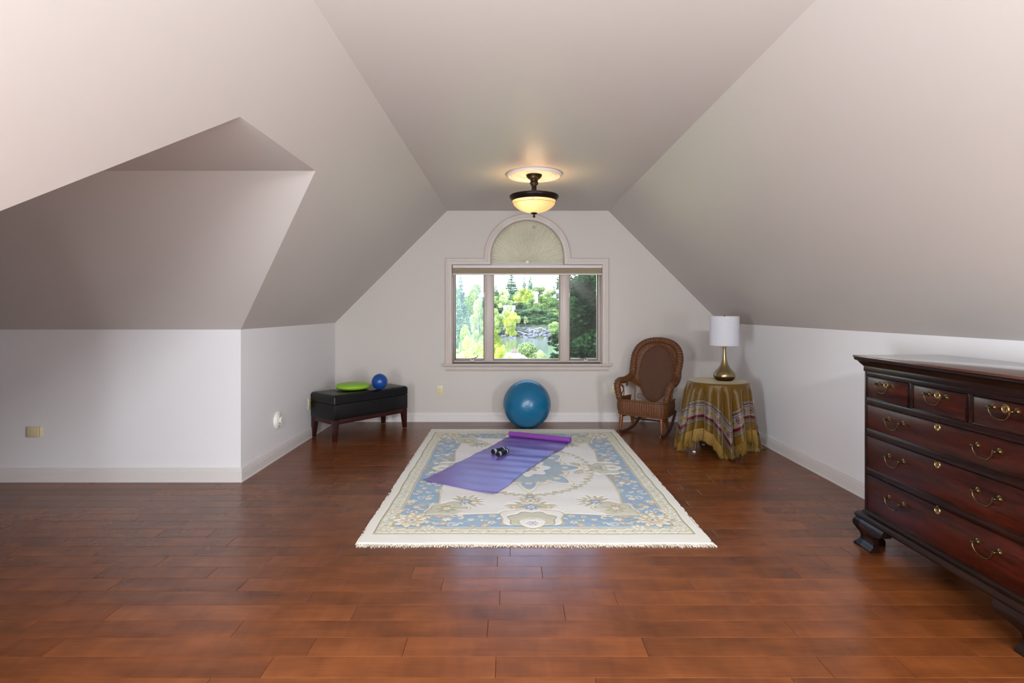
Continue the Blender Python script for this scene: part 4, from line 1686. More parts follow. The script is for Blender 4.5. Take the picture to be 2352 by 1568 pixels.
o = obj('velvet', me, M_velvet, cloth, smooth=True)
so = o.modifiers.new('thickness', 'SOLIDIFY'); so.thickness = .0012; so.offset = -1
# fringe hanging from the hem
M_fringe = mat('gold_fringe', rgb(140, 106, 38), .7, var=.25, vscale=90)
mb = MB()
rf = random.Random(3)
for i in range(0, NT):
    for rep in range(4):
        ii = (i + rf.random())
        a = int(ii) % NT; b = (a + 1) % NT; ft = ii - int(ii)
        p0 = Vector(vs[a, -1]).lerp(Vector(vs[b, -1]), ft)
        pin = Vector(vs[a, -6]).lerp(Vector(vs[b, -6]), ft)
        dd = (p0 - pin).normalized()
        out = Vector((math.cos(ths[a]), math.sin(ths[a]), 0))
        Lf = rf.uniform(.075, .115)
        mid = p0 + (dd * .5 + Vector((0, 0, -.5))) * Lf * .5 + Vector((rf.uniform(-.004, .004), rf.uniform(-.004, .004), 0))
        end = mid + Vector((rf.uniform(-.010, .010), rf.uniform(-.010, .010), -Lf * .5))
        if p0.z < .03:
            Lf = rf.uniform(.03, .055)
            mid = p0 + (dd.xy.to_3d().normalized() if dd.xy.length > .01 else out) * Lf * .5 + Vector((rf.uniform(-.01, .01), rf.uniform(-.01, .01), rf.uniform(-.003, .008)))
            end = mid + out * Lf * .4 + Vector((rf.uniform(-.012, .012), rf.uniform(-.012, .012), 0))
        for q in (mid, end):
            if q.z < .0035:
                sh = .0035 - q.z
                q.z = .0035 + rf.uniform(0, .006)
                q += out * sh * .15
        w = .0013
        tx = Vector((-out.y, out.x, 0)) * w
        ox = out * w
        vv = []
        for q, s_ in ((p0, 1), (mid, 1.1), (end, .6)):
            vv += [q + tx * s_, q - tx * s_ + ox * s_, q - tx * s_ - ox * s_]
        mb.add(vv, [(0, 1, 4, 3), (1, 2, 5, 4), (2, 0, 3, 5), (3, 4, 7, 6), (4, 5, 8, 7), (5, 3, 6, 8), (6, 7, 8)])
o = obj('fringe', mb, M_fringe, cloth, fix=False); o['kind'] = 'stuff'

# ------------------------------------------------------------------ table lamp
M_ab = mat('antique_brass', rgb(158, 140, 104), .3, 1.0, var=.05, vscale=20)
M_shadew = cloth_translucent('white_lampshade_linen', rgb(236, 234, 240), .35)
LXt, LYt = 1.975, 5.14
tl_ = thing('table_lamp', 'brass gourd table lamp with white drum shade on the gold draped table', 'lamp', (LXt, LYt, TH + .002))
obj('base', MB().lathe([(1e-5, 0), (.066, 0), (.074, .004), (.086, .018), (.095, .036), (.096, .050), (.090, .068), (.076, .088), (.058, .108), (.042, .132), (.030, .160), (.021, .195), (.016, .235), (.0145, .270), (.0155, .300), (.019, .322), (.020, .330), (1e-5, .330)], n=64), M_ab, tl_, smooth=35)
obj('neck', MB().lathe([(.011, .330), (.011, .345), (.014, .347), (.014, .356), (1e-5, .356)], n=24), M_bronze, tl_, smooth=35)
sz0, sz1, sr = .325, .590, .131
obj('lamp_shade', MB().lathe([(sr, sz0), (sr - .001, sz1), (sr - .004, sz1), (sr - .003, sz0), (sr, sz0)], n=72, cap=False), M_shadew, tl_, smooth=30)
for zz_, q_ in ((sz1, sr - .002), (sz0, sr - .0015)):
    obj('shade_trim', MB().tube([(math.cos(a) * q_, math.sin(a) * q_, zz_) for a in [2 * PI * k / 48 for k in range(48)]], .002, 6, closed=True), M_white, tl_)
mb = MB()
for k in range(3):
    a = 2 * PI * k / 3
    mb.tube([(0, 0, sz1 - .012), (math.cos(a) * (sr - .004), math.sin(a) * (sr - .004), sz1 - .002)], .0016, 6)
mb.tube([(0, 0, .35), (.03, 0, .38), (.045, 0, .45), (.03, 0, sz1 - .04), (0, 0, sz1 - .015)], .0015, 6)
mb.tube([(0, 0, .35), (-.03, 0, .38), (-.045, 0, .45), (-.03, 0, sz1 - .04), (0, 0, sz1 - .015)], .0015, 6)
obj('harp', mb, M_bronze, tl_)
obj('finial', MB().lathe([(.004, sz1 - .016), (.007, sz1 - .006), (.008, sz1 + .002), (.005, sz1 + .008), (1e-5, sz1 + .010)], n=16), M_bronze, tl_, smooth=40)
obj('bulb', MB().sphere((0, 0, .43), .03, 20, 12), M_white, tl_, smooth=True)
obj('cord', MB().tube([(.06, .03, .004), (.10, .05, .005), (.14, .03, .005), (.17, .05, .005), (.19, .07, .005)], .0028, 8), M_clear, tl_, smooth=60)

# ------------------------------------------------------------------ wicker rocking chair
M_wick = mat('brown_wicker', rgb(100, 58, 26), .42, var=.5, vscale=45, bump=.35, bscale=260, spec=.45)
M_wickd = mat('dark_cane', rgb(60, 34, 24), .5, var=.35, vscale=60)
M_cane = mat('woven_cane', rgb(120, 82, 62), .34, var=.35, vscale=120, spec=.6)
M_turn = mat('honey_wood', rgb(118, 66, 28), .32, var=.3, vscale=20, spec=.5)
M_rock = mat('dark_rocker_wood', rgb(74, 36, 20), .35, var=.3, vscale=12)
ch = thing('rocking_chair', 'small brown wicker rocking chair with a cane oval back in the right corner', 'chair', (1.33, 5.69, 0), math.radians(-36))
# local frame: -y front, x to the right; front legs at y=0
WF, WB = .225, .185
for s_ in (-1, 1):
    # rocker
    pts = []
    for k in range(25):
        t = k / 24
        yy = -.06 + .60 * t
        yc = .10
        R_ = .60 if yy > yc else .62
        zz = R_ - math.sqrt(R_ * R_ - (yy - yc) ** 2)
        xx = s_ * (WF - (WF - WB) * max(0, yy) / .45)
        pts.append((xx, yy, zz))
    mb = MB()
    rows = []
    for i, (x, y, z) in enumerate(pts):
        a = pts[max(0, i - 1)]; b = pts[min(24, i + 1)]
        t = Vector((0, b[1] - a[1], b[2] - a[2])).normalized()
        nrm = Vector((0, -t.z, t.y))
        h = .034
        c = Vector((x, y, z))
        hw = .0105
        rows.append([c + Vector((-hw, 0, 0)), c + Vector((hw, 0, 0)), c + nrm * h + Vector((hw, 0, 0)), c + nrm * h + Vector((-hw, 0, 0)), c + Vector((-hw, 0, 0))])
    mb.sweep(pts, range(5), lambda i: rows[i])
    obj('rocker', mb, M_rock, ch, bevel=.003)
    # legs
    def turned(p0, p1, r=.018):
        p0, p1 = Vector(p0), Vector(p1)
        prof = [(.010, 0), (.011, .04), (.015, .12), (.019, .35), (.021, .55), (.019, .8), (.017, 1)]
        N = 22
        pts = [p0.lerp(p1, k / N) for k in range(N + 1)]
        rr2 = [np.interp(k / N, [b for a, b in prof], [a for a, b in prof]) for k in range(N + 1)]
        return MB().tube(pts, rr2, 14)
    obj('leg', turned((s_ * WF, .0, .044), (s_ * (WF - .012), .012, .225)), M_turn, ch, smooth=60)
    obj('leg', turned((s_ * (WB + .01), .25, .066), (s_ * (WB - .004), .20, .225)), M_turn, ch, smooth=60)
obj('stretcher', MB().tube([(-WB, .22, .135), (WB, .22, .135)], .008, 10), M_rock, ch, smooth=60)
obj('stretcher', MB().tube([(-WF + .01, .05, .18), (-WB, .20, .18)], .007, 10), M_rock, ch, smooth=60)
obj('stretcher', MB().tube([(WF - .01, .05, .18), (WB, .20, .18)], .007, 10), M_rock, ch, smooth=60)

# seat apron: rounded U (front and sides), woven
def apron_path(t):
    """t 0..1 from rear left around the front to rear right"""
    hw, dep, r = .262, .34, .10
    L1 = dep - r; L2 = PI / 2 * r; L3 = 2 * (hw - r)
    tot = 2 * L1 + 2 * L2 + L3
    s = t * tot
    if s < L1: return (-hw + .03 * (1 - s / L1), dep - s - .03)
    s -= L1
    if s < L2:
        a = PI + s / r; return (-hw + r + r * math.cos(a), r - .03 + r * math.sin(a))
    s -= L2
    if s < L3: return (-hw + r + s, -.03)
    s -= L3
    if s < L2:
        a = -PI / 2 + s / r; return (hw - r + r * math.cos(a), r - .03 + r * math.sin(a))
    s -= L2
    return (hw - .03 * s / L1, r - .03 + s)


NA, NB = 300, 34
vs_, fs_ = [], []
for i in range(NA + 1):
    t = i / NA
    x, y = apron_path(t)
    x2, y2 = apron_path(min(1, t + .002)); x1, y1 = apron_path(max(0, t - .002))
    nn = Vector((y2 - y1, -(x2 - x1))).normalized()
    for j in range(NB + 1):
        f = j / NB
        z = .212 + .150 * f
        stake = math.sin(t * PI * 44)
        wv_ = math.sin(f * PI * 17) * (1 if (int(t * 44) % 2) else -1)
        bulge = .012 * math.sin(PI * f) + .010 * f
        off = bulge + .0032 * abs(stake) + .0018 * wv_ * abs(stake)
        vs_.append((x + nn.x * off, y + nn.y * off, z))
for i in range(NA):
    for j in range(NB):
        a = i * (NB + 1) + j
        fs_.append((a, a + NB + 1, a + NB + 2, a + 1))
o = obj('seat_apron', MB().add(vs_, fs_), M_wick, ch, smooth=70, fix=False)
so = o.modifiers.new('thickness', 'SOLIDIFY'); so.thickness = .008
# braided edges of the apron
for z, r, nm in ((.212, .0075, 'lower_braid'), (.362, .010, 'upper_braid')):
    pts = []
    for i in range(121):
        x, y = apron_path(i / 120)
        k = .012 if z > .3 else 0
        c = Vector((x, y - .155))
        c2 = Vector((x, y))
        pts.append((x * (1 + k * 4), y + (-.010 if z > .3 and y < .05 else 0), z))
    obj(nm, MB().tube(pts, r, 10, braid=.18, pitch=420, twist=2), M_wick, ch, smooth=70)
obj('seat', MB().extrude_poly([apron_path(k / 60) for k in range(61)], lambda p_, h: (p_[0], p_[1], h), .262, .282), M_wick, ch, bevel=.004)

# back: plane leaning backwards
def back_pt(u_, w_, dep=0.0):
    """u across, w height 0..1 along the back, dep = forward offset"""
    lean = math.radians(17)
    base = Vector((0, .315, .30))
    upv = Vector((0, math.sin(lean), math.cos(lean)))
    fw = Vector((0, -math.cos(lean), math.sin(lean)))
    return base + Vector((u_, 0, 0)) + upv * w_ + fw * dep


OH = .30          # oval half height
OC = .325         # oval centre
def oval(a, k=1.0):
    w = .185 + .020 * math.sin(a)
    return (w * k * math.cos(a), OC + OH * k * math.sin(a))


# dark panel behind and woven lattice before it
NOV = 56
mb = MB()
vv = [back_pt(*oval(2 * PI * k / NOV)) for k in range(NOV)] + [back_pt(*oval(2 * PI * k / NOV), -.004) for k in range(NOV)]
mb.add(vv, [tuple(range(NOV)), tuple(reversed(range(NOV, 2 * NOV)))] + [(k, (k + 1) % NOV, NOV + (k + 1) % NOV, NOV + k) for k in range(NOV)])
obj('cane_backing', mb, M_wickd, ch)
mb = MB()
step = .0155


def in_oval(x, y):
    yy = (y - OC) / OH
    if abs(yy) >= 1: return False
    return abs(x) < (.185 + .02 * yy) * math.sqrt(1 - yy * yy) * .995


def strand(fn, n_, wdt, dep):
    cur = []
    for k in range(n_):
        x, y = fn(k)
        if in_oval(x, y):
            cur.append(back_pt(x, y, dep + .0018 * (1 if k % 2 else -1)))
        else:
            if len(cur) > 2: mb.tube(cur, wdt, 4)
            cur = []
    if len(cur) > 2: mb.tube(cur, wdt, 4)


for q in np.arange(-.9, .9, step * 1.4):
    for sg in (-1, 1):
        strand(lambda k: (-.2 + k * .0078, OC + q + sg * (-.2 + k * .0078) * 1.15), 52, .0017, .0035)
for q in np.arange(-.2, .2, step):
    strand(lambda k: (q, OC - .31 + k * .0078), 80, .0016, .0022)
for q in np.arange(-.31, .31, step):
    strand(lambda k: (-.2 + k * .0078, OC + q), 52, .0016, .0022)
o = obj('cane_weave', mb, M_cane, ch, smooth=80, fix=False); o['kind'] = 'stuff'
obj('oval_rim', MB().tube([back_pt(*oval(2 * PI * k / 80, 1.02), .004) for k in range(80)], .0085, 10, closed=True, braid=.12, pitch=500, twist=2), M_wick, ch, smooth=70)

# outer rolled brim that runs from one arm, over the top, to the other arm
ctrl = []
WBk = .262
ctrl_l = [(-.252, .045, .355), (-.266, .045, .42), (-.282, .052, .49), (-.290, .09, .532), (-.285, .16, .538), (-.272, .24, .54)]
left = [Vector(p_) for p_ in ctrl_l]
bk = []
for (u_, w_, dd) in ((-.252, .28, .035), (-.250, .36, .03), (-.256, .45, .022), (-.248, .53, .018), (-.212, .605, .015), (-.15, .655, .013), (-.07, .680, .012), (0, .686, .012)):
    bk.append(back_pt(u_, w_, dd))
half = left + bk
full = half + [Vector((-p_.x, p_.y, p_.z)) for p_ in reversed(half[:-1])]


def catmull(pts, sub=8):
    out = []
    n_ = len(pts)
    for i in range(n_ - 1):
        p0 = pts[max(0, i - 1)]; p1 = pts[i]; p2 = pts[i + 1]; p3 = pts[min(n_ - 1, i + 2)]
        for k in range(sub):
            t = k / sub
            out.append(.5 * ((2 * p1) + (-p0 + p2) * t + (2 * p0 - 5 * p1 + 4 * p2 - p3) * t * t + (-p0 + 3 * p1 - 3 * p2 + p3) * t ** 3))
    out.append(pts[-1])
    return out


path = catmull(full, 22)
rad = []
for i in range(len(path)):
    t = abs(i / (len(path) - 1) - .5) * 2       # 0 top, 1 arm end
    rad.append(np.interp(t, [0, .3, .5, .62, .8, 1], [.033, .036, .038, .034, .034, .032]))
brim = obj('rolled_brim_and_arms', MB().tube(path, rad, 24, braid=.085, pitch=210, twist=3), M_wick, ch, smooth=70)
# curved ribbed band between the brim and the oval
NR = 120
i0, i1 = int(len(path) * .36), int(len(path) * .64)
vs_, fs_ = [], []
i0, i1 = 22 * 5, len(path) - 1 - 22 * 5
for k in range(NR + 1):
    t = k / NR
    pb = path[int(round(i0 + (i1 - i0) * t))]
    a = PI + .62 - (PI + 1.24) * t
    po = back_pt(*oval(a, 1.0), .006)
    nrm = back_pt(0, 0, 1) - back_pt(0, 0, 0)
    for j in range(13):
        f = j / 12
        q = Vector(pb).lerp(po, f)
        q = q + nrm * (.022 * math.sin(PI * f) * .4 + .0024 * math.sin(k * 1.9) + (.004 if j in (5, 8) else 0))
        vs_.append(q)
for k in range(NR):
    for j in range(12):
        b = k * 13 + j
        fs_.append((b, b + 1, b + 14, b + 13))
o = obj('back_band', MB().add(vs_, fs_), M_wick, ch, smooth=70, fix=False)
so = o.modifiers.new('thickness', 'SOLIDIFY'); so.thickness = .006; so.offset = 0
# uprights and scrollwork
for s_ in (-1, 1):
    obj('back_post', MB().tube([(s_ * .205, .318, .27), (s_ * .205, .345, .42), (s_ * .212, .37, .56)], .009, 10), M_turn, ch, smooth=60)
    x = s_ * .255
    obj('arm_scroll', MB().tube(catmull([Vector(p_) for p_ in ((x, .02, .37), (x, .10, .40), (x, .15, .45), (x, .13, .49), (x, .09, .50))], 5), .0055, 8), M_turn, ch, smooth=60)
    obj('arm_scroll', MB().tube(catmull([Vector(p_) for p_ in ((x, .15, .37), (x, .16, .42), (x, .13, .47), (x, .07, .505))], 5), .0055, 8), M_turn, ch, smooth=60)
    obj('arm_scroll', MB().tube([Vector((x, .05 + .026 * math.cos(a) * (1 - a / 18), .415 + .026 * math.sin(a) * (1 - a / 18))) for a in [k * .45 for k in range(26)]], .0042, 8), M_turn, ch, smooth=60)
    obj('arm_scroll', MB().tube([Vector((x, .235 + .022 * math.cos(a) * (1 - a / 18), .488 + .022 * math.sin(a) * (1 - a / 18))) for a in [k * .45 for k in range(26)]], .0042, 8), M_turn, ch, smooth=60)
    obj('corner_ring', MB().tube([back_pt(s_ * .150 + .024 * math.cos(a), .065 + .024 * math.sin(a), .0) for a in [2 * PI * k / 28 for k in range(28)]], .0035, 8, closed=True), M_turn, ch, smooth=60)
obj('back_seat_rail', MB().tube([(-.235, .315, .30), (.235, .315, .30)], .011, 10, braid=.1, pitch=300), M_wick, ch, smooth=60)
# ------------------------------------------------------------------ outdoors
def terrain_z(y, x=0):
    if x < -.05 * y - 1 and 60 <= y < 134: return -4.3 + .02 * (y - 60)
    if y < 60: return -3.2 - .9 * max(0, (y - 8)) / 52
    if y < 72: return -4.1 - 1.7 * (y - 60) / 12
    if y < 122: return -6.2
    if y < 134: return -6.2 + 3.6 * (y - 122) / 12
    return -2.6 + .05 * (y - 134)


WATER = -5.0


def foliage(name, c1, c2, c3, trans=.35):
    m, n, l, p = new_mat(name)
    oi = n.new('ShaderNodeObjectInfo')
    gi = n.new('ShaderNodeNewGeometry')
    nz = n.new('ShaderNodeTexNoise'); nz.inputs['Scale'].default_value = .8; nz.inputs['Detail'].default_value = 4
    l.new(gi.outputs['Position'], nz.inputs[0])
    ad = n.new('ShaderNodeMath'); ad.operation = 'MULTIPLY_ADD'; ad.inputs[1].default_value = .35; ad.inputs[2].default_value = -.17
    l.new(oi.outputs['Random'], ad.inputs[0])
    a2 = n.new('ShaderNodeMath'); a2.operation = 'ADD'
    l.new(ad.outputs[0], a2.inputs[0]); l.new(nz.outputs['Fac'], a2.inputs[1])
    cr = n.new('ShaderNodeValToRGB'); e = cr.color_ramp.elements
    e[0].position = .32; e[0].color = c1; e[1].position = .68; e[1].color = c3
    x = e.new(.5); x.color = c2
    l.new(a2.outputs[0], cr.inputs[0]); l.new(cr.outputs[0], p.inputs['Base Color'])
    p.inputs['Roughness'].default_value = .6; p.inputs['Specular IOR Level'].default_value = .25
    tl = n.new('ShaderNodeBsdfTranslucent'); l.new(cr.outputs[0], tl.inputs[0])
    ms = n.new('ShaderNodeMixShader'); ms.inputs[0].default_value = trans
    l.new(p.outputs[0], ms.inputs[1]); l.new(tl.outputs[0], ms.inputs[2]); l.new(ms.outputs[0], n['Material Output'].inputs[0])
    return m


M_yel = foliage('yellow_green_leaves', rgb(140, 160, 60), rgb(188, 200, 96), rgb(220, 224, 140))
M_grn = foliage('green_leaves', rgb(84, 116, 66), rgb(134, 164, 92), rgb(182, 202, 128))
M_dk = foliage('deep_green_leaves', rgb(38, 76, 58), rgb(66, 106, 72), rgb(112, 146, 96))
M_spr = foliage('spruce_needles', rgb(56, 90, 76), rgb(92, 124, 104), rgb(130, 158, 130), .15)
M_pale = foliage('pale_leaves', rgb(126, 150, 100), rgb(170, 188, 132), rgb(204, 214, 160))
M_maple = foliage('maple_leaves_painted_shade', rgb(18, 48, 22), rgb(44, 86, 34), rgb(140, 166, 50), .45)  # shade and sunlit yellow-green put into the leaf colours
M_bark = mat('grey_bark', rgb(120, 114, 106), .9, var=.3, vscale=3)
M_birch = mat('white_birch_bark', rgb(214, 216, 212), .8, var=.2, vscale=4)
M_grass = foliage('lawn_grass', rgb(110, 130, 60), rgb(140, 155, 80), rgb(170, 175, 110), 0)
M_rockm = mat('grey_shore_rock', rgb(98, 102, 112), .9, var=.35, vscale=1.2)
M_sand = mat('brown_shore', rgb(104, 96, 84), .95, var=.3, vscale=.7)

# ground
xs = np.concatenate([np.linspace(-170, -20, 12), np.linspace(-18, 18, 37), np.linspace(20, 170, 12)]); ys = np.concatenate([np.linspace(7.2, 60, 12), np.linspace(64, 140, 24), np.linspace(150, 420, 12)])
vs, fs = [], []
rg = random.Random(6)
for y in ys:
    for x in xs:
        z = terrain_z(y, x)
        if y > 134: z += .5 * math.sin(x * .07)
        vs.append((x, y, z))
k = len(xs)
for i in range(len(ys) - 1):
    for j in range(k - 1):
        fs.append((i * k + j, i * k + j + 1, (i + 1) * k + j + 1, (i + 1) * k + j))
g_ = obj('ground', MB().add(vs, fs), M_grass, smooth=True, fix=False)
g_.data.materials.append(mat('forest_floor', rgb(62, 74, 46), .95, var=.4, vscale=.3))
for pl_ in g_.data.polygons:
    if pl_.center.y > 120: pl_.material_index = 1
g_['kind'] = 'structure'
M_water, n, l, p = new_mat('pond_water')
p.inputs['Base Color'].default_value = rgb(104, 120, 96)
p.inputs['Roughness'].default_value = .12
p.inputs['Specular IOR Level'].default_value = .9
tc = n.new('ShaderNodeTexCoord'); mp = n.new('ShaderNodeMapping'); mp.inputs['Scale'].default_value = (.6, .25, 1)
l.new(tc.outputs['Object'], mp.inputs[0])
nz = n.new('ShaderNodeTexNoise'); nz.inputs['Scale'].default_value = 1.5; nz.inputs['Detail'].default_value = 3
l.new(mp.outputs[0], nz.inputs[0])
bp = n.new('ShaderNodeBump'); bp.inputs['Strength'].default_value = .06; bp.inputs['Distance'].default_value = .3
l.new(nz.outputs['Fac'], bp.inputs['Height']); l.new(bp.outputs[0], p.inputs['Normal'])
w_ = obj('pond_water', MB().add([(-150, 60, WATER), (150, 60, WATER), (150, 134, WATER), (-150, 134, WATER)], [(0, 1, 2, 3)]), M_water, fix=False)
w_['kind'] = 'structure'


def at(px, py, Y):
    """a point at distance Y that shows at this pixel of the photograph"""
    return Vector(((px - 1172) / F * Y, Y, EYE - (py - 712) / F * Y))


def leaf_cloud(blobs, n_, size, seed, shell=.55, droop=0.0, aspect=.7):
    """many small random leaf quads in ellipsoids: list of (centre, (rx,ry,rz))"""
    r = np.random.RandomState(seed)
    vol = np.array([b[1][0] * b[1][1] * b[1][2] for b in blobs]) ** .67
    cnt = np.maximum(1, (vol / vol.sum() * n_).astype(int))
    allv = []
    for (c, rad_), m in zip(blobs, cnt):
        d = r.normal(size=(m, 3)); d /= np.linalg.norm(d, axis=1)[:, None]
        q = (shell + (1 - shell) * r.rand(m)) ** .5
        P = np.array(c) + d * q[:, None] * np.array(rad_)
        # leaf axes
        a = r.normal(size=(m, 3)); a[:, 2] -= droop; a /= np.linalg.norm(a, axis=1)[:, None]
        nn = d * .9 + r.normal(size=(m, 3)) * .6
        b = np.cross(nn, a); b /= np.linalg.norm(b, axis=1)[:, None] + 1e-9
        s = size * (.6 + .8 * r.rand(m))[:, None]
        allv.append(np.stack([P - a * s, P + b * s * aspect, P + a * s, P - b * s * aspect], axis=1))
    V_ = np.concatenate(allv).reshape(-1, 3)
    m = len(V_) // 4
    me = bpy.data.meshes.new('foliage')
    me.vertices.add(len(V_)); me.vertices.foreach_set('co', V_.ravel())
    me.loops.add(m * 4); me.loops.foreach_set('vertex_index', np.arange(m * 4))
    me.polygons.add(m); me.polygons.foreach_set('loop_start', np.arange(0, m * 4, 4)); me.polygons.foreach_set('loop_total', np.full(m, 4))
    me.update()
    return me


def decid(seed, h=10, w=7, n_=16000, size=.135, airy=False, low=.15):
    r = random.Random(seed)
    blobs = []
    for k in range(16 if not airy else 22):
        a = r.random() * 2 * PI
        f = r.random()
        zz = h * (low + (1 - low) * (.12 + .8 * f))
        prof = math.sin(PI * (.18 + .74 * f))
        q = w / 2 * prof * r.uniform(.35, .85)
        s = w * r.uniform(.14, .24) * (.7 if airy else 1)
        blobs.append(((q * math.cos(a), q * math.sin(a), zz), (s, s, s * .8)))
    if not airy:
        blobs.append(((0, 0, h * (low + .45 * (1 - low))), (w * .3, w * .3, h * .32)))
    return leaf_cloud(blobs, n_, size, seed)


def spruce(seed, h=12, w=5, n_=16000, size=.12):
    r = random.Random(seed)
    blobs = []
    z = h * .12
    while z < h * .97:
        f = (z / h)
        R_ = w / 2 * (1 - f) ** .9 + .10
        nb = max(3, int(9 * (1 - f) + 3))
        for k in range(nb):
            a = 2 * PI * (k + r.random() * .7) / nb
            q = R_ * r.uniform(.35, .8)
            blobs.append(((q * math.cos(a), q * math.sin(a), z - .18 * q), (R_ * .42 + .08, R_ * .42 + .08, .24 + .12 * R_ / w * 4)))
        z += h * .05 * r.uniform(.85, 1.2)
    blobs.append(((0, 0, h * .97), (.14, .14, h * .05)))
    return leaf_cloud(blobs, n_, size, seed, shell=.2, droop=.5)


def trunk_mesh(h, r, seed, forks=3, lean=.04):
    q = random.Random(seed)
    mb = MB()
    pts = [Vector((lean * h * math.sin(t * 2 + seed) * t, lean * h * math.cos(t * 3 + seed) * t, h * t)) for t in [k / 6 for k in range(7)]]
    mb.tube(pts, [r * (1 - .75 * k / 6) for k in range(7)], 7)
    for k in range(forks):
        b = pts[2 + k % 4]
        a = q.random() * 6.28
        e = b + Vector((math.cos(a), math.sin(a), 1.5)) * h * .16
        mb.tube([b, b.lerp(e, .5) + Vector((0, 0, -.05 * h * .2)), e], [r * .45, r * .35, r * .12], 5)
    return mb.mesh('trunk', smooth=60)


protos = {}


def tree(kind, base, h, w, label, group=None, cat='tree', name=None, rz=None):
    """unit-proportioned prototypes, scaled"""
    seed = {'yel': 1, 'grn': 2, 'dk': 3, 'spr': 4, 'pale': 5, 'birch': 6, 'grn2': 7, 'spr2': 8}[kind]
    if kind not in protos:
        if kind in ('spr', 'spr2'):
            f_ = spruce(seed); t_ = trunk_mesh(11.5, .16, seed, 0, .005)
            m1, m2 = M_spr, M_bark
        else:
            f_ = decid(seed, airy=kind in ('pale', 'birch'), low=.3 if kind == 'birch' else .0)
            t_ = trunk_mesh(8.0, .17 if kind != 'birch' else .10, seed, 5)
            m1 = {'yel': M_yel, 'grn': M_grn, 'dk': M_dk, 'pale': M_pale, 'birch': M_pale, 'grn2': M_grn}[kind]
            m2 = M_birch if kind in ('birch', 'pale', 'yel') else M_bark
        f_.materials.append(m1); t_.materials.append(m2)
        protos[kind] = (f_, t_, (12, 5) if kind in ('spr', 'spr2') else (10, 7))
    f_, t_, (h0, w0) = protos[kind]
    nm = name or {'spr': 'spruce_tree', 'spr2': 'spruce_tree', 'birch': 'birch_tree'}.get(kind, 'leafy_tree')
    t = thing(nm, label, cat, base, rz if rz is not None else rg.random() * 6.28, group)
    t.scale = (w / w0, w / w0, h / h0)
    for mm, nn in ((f_, 'foliage'), (t_, 'trunk')):
        o = bpy.data.objects.new(nn, mm); C.objects.link(o); o.parent = t
    return t


def tree_px(kind, px, ptop, Y, wpx, label, group=None, zbase=None, **kw):
    top = at(px, ptop, Y)
    zb_ = terrain_z(Y, top.x) if zbase is None else zbase
    return tree(kind, (top.x, Y, zb_), top.z - zb_, wpx / F * Y, label, group, **kw)


for (px, py, w) in ((1128, 722, 30), (1146, 728, 30), (1166, 730, 30), (1184, 727, 30), (1200, 731, 30), (1218, 728, 30), (1234, 731, 30), (1252, 727, 32), (1268, 730, 32), (1290, 724, 34), (1312, 726, 40), (1336, 724, 40), (1362, 726, 40)):
    tree_px('dk', px, py, 136.5, w, 'dark green bush low on the far bank of the pond', 'bushes of the far bank', cat='bush', name='bank_bush')
# skyline conifers and tall trees seen through the centre pane
tree_px('spr2', 1175, 629, 190, 74, 'tall broad blue-green pine on the skyline left of the two spruces')
tree_px('spr', 1204, 634, 185, 30, 'slim spruce on the skyline, left one of the close pair')
tree_px('spr', 1218, 632, 180, 46, 'spruce on the skyline, right one of the close pair')
tree_px('spr', 1282, 633, 185, 36, 'spruce on the skyline at the right edge of the centre pane')
tree_px('spr2', 1272, 655, 188, 30, 'short spruce on the skyline just left of the centre pane\'s right edge')
tree_px('spr', 1139, 652, 165, 40, 'dark conifer at the left edge of the centre pane')
grp = 'trees of the far bank'
lab = 'green leafy tree in the wood across the pond'
for (kd, px, py, Y, w) in (
        ('grn', 1150, 668, 172, 34), ('grn', 1192, 668, 168, 32), ('pale', 1236, 655, 170, 46), ('pale', 1262, 662, 165, 38),
        ('grn', 1248, 676, 155, 40), ('grn2', 1222, 682, 150, 38), ('grn', 1275, 684, 150, 34), ('dk', 1196, 694, 146, 38),
        ('grn2', 1168, 690, 150, 34), ('dk', 1226, 706, 140, 40), ('dk', 1202, 712, 139, 34), ('dk', 1252, 712, 140, 42), ('dk', 1180, 716, 139, 32),
        ('dk', 1150, 706, 142, 34), ('grn2', 1276, 708, 141, 36), ('grn', 1140, 680, 155, 30), ('dk', 1120, 690, 150, 36),
        ('grn', 1310, 668, 160, 44), ('dk', 1300, 700, 142, 40), ('grn2', 1340, 680, 155, 50), ('grn', 1380, 670, 160, 50), ('grn', 1100, 690, 165, 40),
        ('grn', 1080, 700, 150, 40), ('dk', 1060, 705, 145, 40), ('grn', 1035, 690, 150, 46), ('grn', 1420, 680, 155, 56), ('grn', 1000, 680, 155, 56)):
    tree_px(kd, px, py, Y, w * 1.45, lab, grp)
for (kd, px, Y, w, py) in (('grn', 960, 150, 60, 672), ('dk', 915, 145, 60, 690), ('grn2', 870, 155, 66, 675), ('grn', 820, 150, 66, 670), ('dk', 770, 148, 66, 684), ('grn', 1465, 152, 60, 674), ('grn2', 1515, 150, 62, 680), ('dk', 1565, 146, 62, 686), ('grn', 1620, 155, 66, 672)):
    tree_px(kd, px, py, Y, w * 1.4, lab, grp)
tree_px('yel', 1206, 657, 158, 46, 'bright yellow-green tree in front of the skyline spruces')
tree_px('yel', 1192, 672, 156, 40, 'smaller bright yellow-green tree left of the pale house')
tree_px('pale', 1158, 660, 131, 50, 'tall pale airy tree near the left edge of the centre pane')
tree_px('yel', 1172, 710, 127, 46, 'yellow-leaved tree by the water just below the white roof')
tree_px('grn2', 1142, 706, 128, 30, 'grey-green waterside tree at the left edge of the centre pane')
tree_px('birch', 1192, 724, 133, 12, 'thin birch with twin white stems on the far bank, left of two', zbase=-2.9)
tree_px('birch', 1207, 726, 133, 12, 'thin birch with a white stem on the far bank, right of two', zbase=-2.9)
tree_px('grn', 1276, 738, 126, 42, 'light green bush at the waterside at the right of the centre pane', cat='bush', name='waterside_bush')
